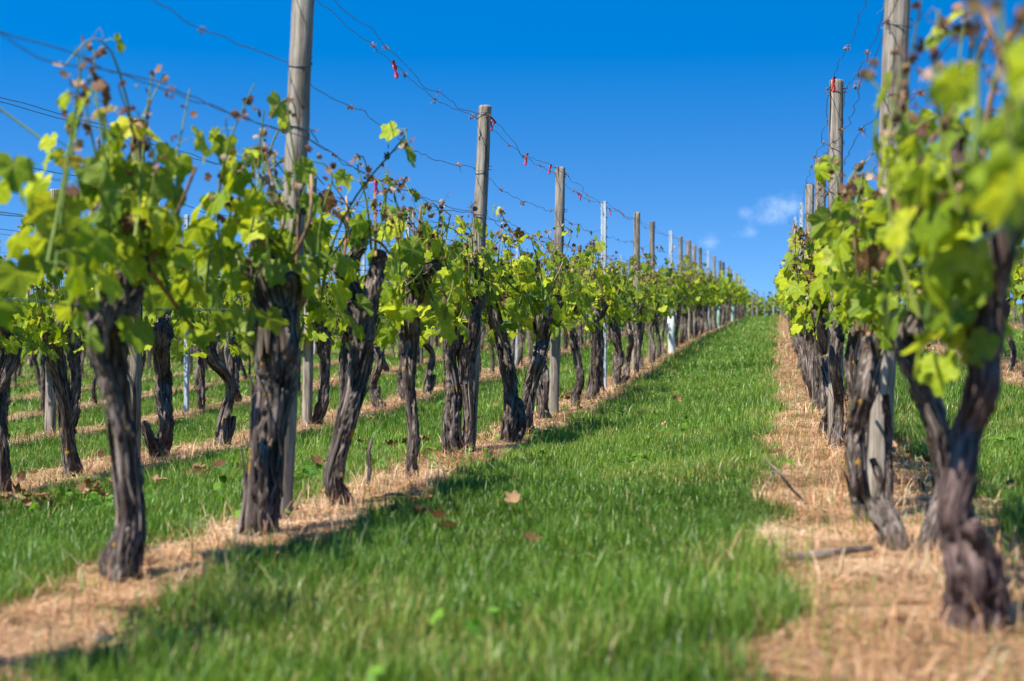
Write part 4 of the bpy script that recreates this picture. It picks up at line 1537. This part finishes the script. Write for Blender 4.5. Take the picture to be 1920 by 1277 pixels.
def place_vines():
    spots = vine_spots()
    lim = 300 - len(NEAR)
    # the ones that show largest; rows hidden far behind others come after
    spots.sort(key=lambda s: s[0] * (1 + .05 * max(0, abs(s[1] - .5) - 1.5)))
    ind, mass = spots[:lim], spots[lim:]
    seen = {}
    for (Z, k, u, v) in sorted(ind):
        rng = np.random.default_rng(int(v * 1000) + 77 * (k + 20))
        if Z < 8.6 and k in (-1, 0, 1, -2):
            ms = build_vine_meshes(rng, 0 if Z < 6.5 else 1, dens=1.0 if Z > 3.3 or k == -1 else (.5 if k == 0 else .5), canes=4, h_lo=.74, h_hi=1.05 if k == 1 else 1.22, spread=.6 if k == 1 else 1.0)
            rot = 0
            sc = 1
        else:
            lst = MID if Z < 17 else FAR if Z < 38 else VFAR
            if k == 1 and Z < 26:
                lst = MIDR
            ms = lst[int(rng.integers(len(lst)))]
            rot = math.pi * int(rng.integers(2)) + rng.normal(0, .25)
            sc = rng.uniform(.93, 1.08) if k != 1 else rng.uniform(.88, .98)
        pv = [p[0] for p in ROW_POSTS.get(k, []) if w2cam(row_u(k), p[0])[1] > 2]
        j = sum(1 for q in pv if q < v)
        far = v > 31 or k <= -4
        if far:
            label = f'small far vine in the {ROWNAME[k] if k in ROWNAME else "vine row far past the straw strip"}'
            if k == 3:
                label = 'small vine in the second row behind the broad straw strip row'
        else:
            c = seen[(k, j)] = seen.get((k, j), 0) + 1
            where = f'past the {ORD[j]} post' if j else 'before the first post'
            label = f'{ORD[c]} vine {where}, {ROWNAME.get(k, "second row behind the broad straw strip")}'
        place_vine(ms, u, v, rot, sc, label, 'grape vines trained along the rows')
    # the remaining rows, hidden behind these or far off: one mass
    acc = {}
    for (Z, k, u, v) in mass:
        rng = np.random.default_rng(int(v * 1000) + 77 * (k + 20))
        i = int(rng.integers(len(VFAR)))
        a = rng.uniform(-.3, .3) + math.pi * int(rng.integers(2))
        acc.setdefault(i, []).append((u, v, gz(u, v), a, rng.uniform(.93, 1.1)))
    mats = [M_BARK, M_LEAF, M_WITHER]
    order = ['trunk', 'foliage', 'withered_foliage']
    Vs, Ts, Ms, A1, A2, A3 = [], [], [], [], [], []
    off = 0
    for i, pl in acc.items():
        pl = np.array(pl)
        for mi, nm in enumerate(order):
            me = VFAR[i].get(nm)
            if me is None:
                continue
            nv, nt = len(me.vertices), len(me.polygons)
            co = np.empty(nv * 3, np.float32)
            me.vertices.foreach_get('co', co)
            co = co.reshape(-1, 3)
            ti = np.empty(nt * 3, np.int32)
            me.loops.foreach_get('vertex_index', ti)
            ti = ti.reshape(-1, 3)
            vec = np.zeros(nv * 3, np.float32)
            fl = np.zeros(nv, np.float32)
            if nm == 'trunk':
                me.attributes['barkco'].data.foreach_get('vector', vec)
            elif nm == 'foliage':
                me.attributes['leafco'].data.foreach_get('vector', vec)
            else:
                me.attributes['tint'].data.foreach_get('value', fl)
            vec = vec.reshape(-1, 3)
            c, s, sc = np.cos(pl[:, 3]), np.sin(pl[:, 3]), pl[:, 4]
            x = (co[None, :, 0] * c[:, None] - co[None, :, 1] * s[:, None]) * sc[:, None] + pl[:, 0:1]
            y = (co[None, :, 0] * s[:, None] + co[None, :, 1] * c[:, None]) * sc[:, None] + pl[:, 1:2]
            z = co[None, :, 2] * sc[:, None] + pl[:, 2:3]
            Vs.append(np.stack([x, y, z], -1).reshape(-1, 3))
            Ts.append((ti[None] + (np.arange(len(pl)) * nv)[:, None, None]).reshape(-1, 3) + off)
            off += nv * len(pl)
            Ms.append(np.full(nt * len(pl), mi, np.int32))
            tv = np.tile(vec, (len(pl), 1))
            A1.append(tv if nm == 'trunk' else tv * 0)
            A2.append(tv if nm == 'foliage' else tv * 0)
            A3.append(np.tile(fl, len(pl)))
    me = np_mesh('distant_vines', np.concatenate(Vs), np.concatenate(Ts), np.concatenate(A3), mats[0])
    for nm, A in (('barkco', A1), ('leafco', A2)):
        at = me.attributes.new(nm, 'FLOAT_VECTOR', 'POINT')
        at.data.foreach_set('vector', np.ascontiguousarray(np.concatenate(A), np.float32).ravel())
    for m in mats[1:]:
        me.materials.append(m)
    me.polygons.foreach_set('material_index', np.concatenate(Ms))
    me.update()
    o = link('distant_vines', me)
    tag(o, 'mass of vine rows far up the slope and behind the others', 'vines', kind='stuff')
    print('vines', len(ind), 'mass', len(mass))


place_vines()


# ------------------------------------------------------------------ cross rows beyond the crest
def build_crest():
    rr = random.Random(21)
    i = 0
    for v, u0 in ((83.5, -3.4), (87.5, -3.8)):
        u = u0
        while u < 1.6:
            z = gz(u, v)
            o = link('metal_post' if rr.random() < .55 else 'wooden_post', metal_meshes[list(metal_meshes)[0]] if rr.random() < .6 else wood_far[i % 4], loc=(u, v, z))
            o.name = 'crest_post'
            o.rotation_euler = (0, rr.uniform(-.03, .03), rr.uniform(0, 6.28))
            o.scale = (1, 1, rr.uniform(.75, 1.0))
            tag(o, 'tiny pale post in the cross row past the end of the grass lane', 'post', 'posts of the cross rows beyond the lane')
            u += rr.uniform(.55, 1.0)
            i += 1
        u = u0 + .2
        while u < 1.5:
            z = gz(u, v + .3)
            place_vine(VFAR[i % 5], u, v + .3, 1.57 + rr.uniform(-.3, .3), rr.uniform(.98, 1.14), 'tiny vine in the cross row past the end of the grass lane', 'vines of the cross rows beyond the lane', z)
            u += rr.uniform(.7, 1.1)
            i += 1

    g = Geo()
    rng = np.random.default_rng(88)
    n = 420
    a, q = rng.random(n) * 6.28, rng.random(n) ** .5
    z = rng.random(n)
    pos = np.stack([np.cos(a) * q * .75 * np.sin(np.pi * (.2 + .7 * z)), np.sin(a) * q * .75 * np.sin(np.pi * (.2 + .7 * z)), z * 1.5], 1) * (1 + .25 * np.sin(3 * a))[:, None]
    leaves(g, pos, rng.normal(0, 1, (n, 3)) + np.array([0, 0, .5]), rng.normal(0, 1, (n, 3)), rng.uniform(.08, .17, n), rng.beta(1.5, 3, n) * .8, 3, rng)
    me = g.mesh('crest_bush', M_LEAF, 'leafco')
    for j, u in enumerate(np.arange(-5.2, 2.2, .95)):
        v = 88.6 + rr.uniform(-.5, .5)
        o = link('crest_bush', me, loc=(u + rr.uniform(-.2, .2), v, gz(u, v) - .15))
        o.rotation_euler = (0, 0, rr.uniform(0, 6.28))
        o.scale = (1.1, 1.1, rr.uniform(.7, 1.2))
        tag(o, 'small hazy green bush beyond the end of the grass lane', 'bush', 'bushes beyond the end of the lane')


build_crest()
print('objects', len(bpy.data.objects))
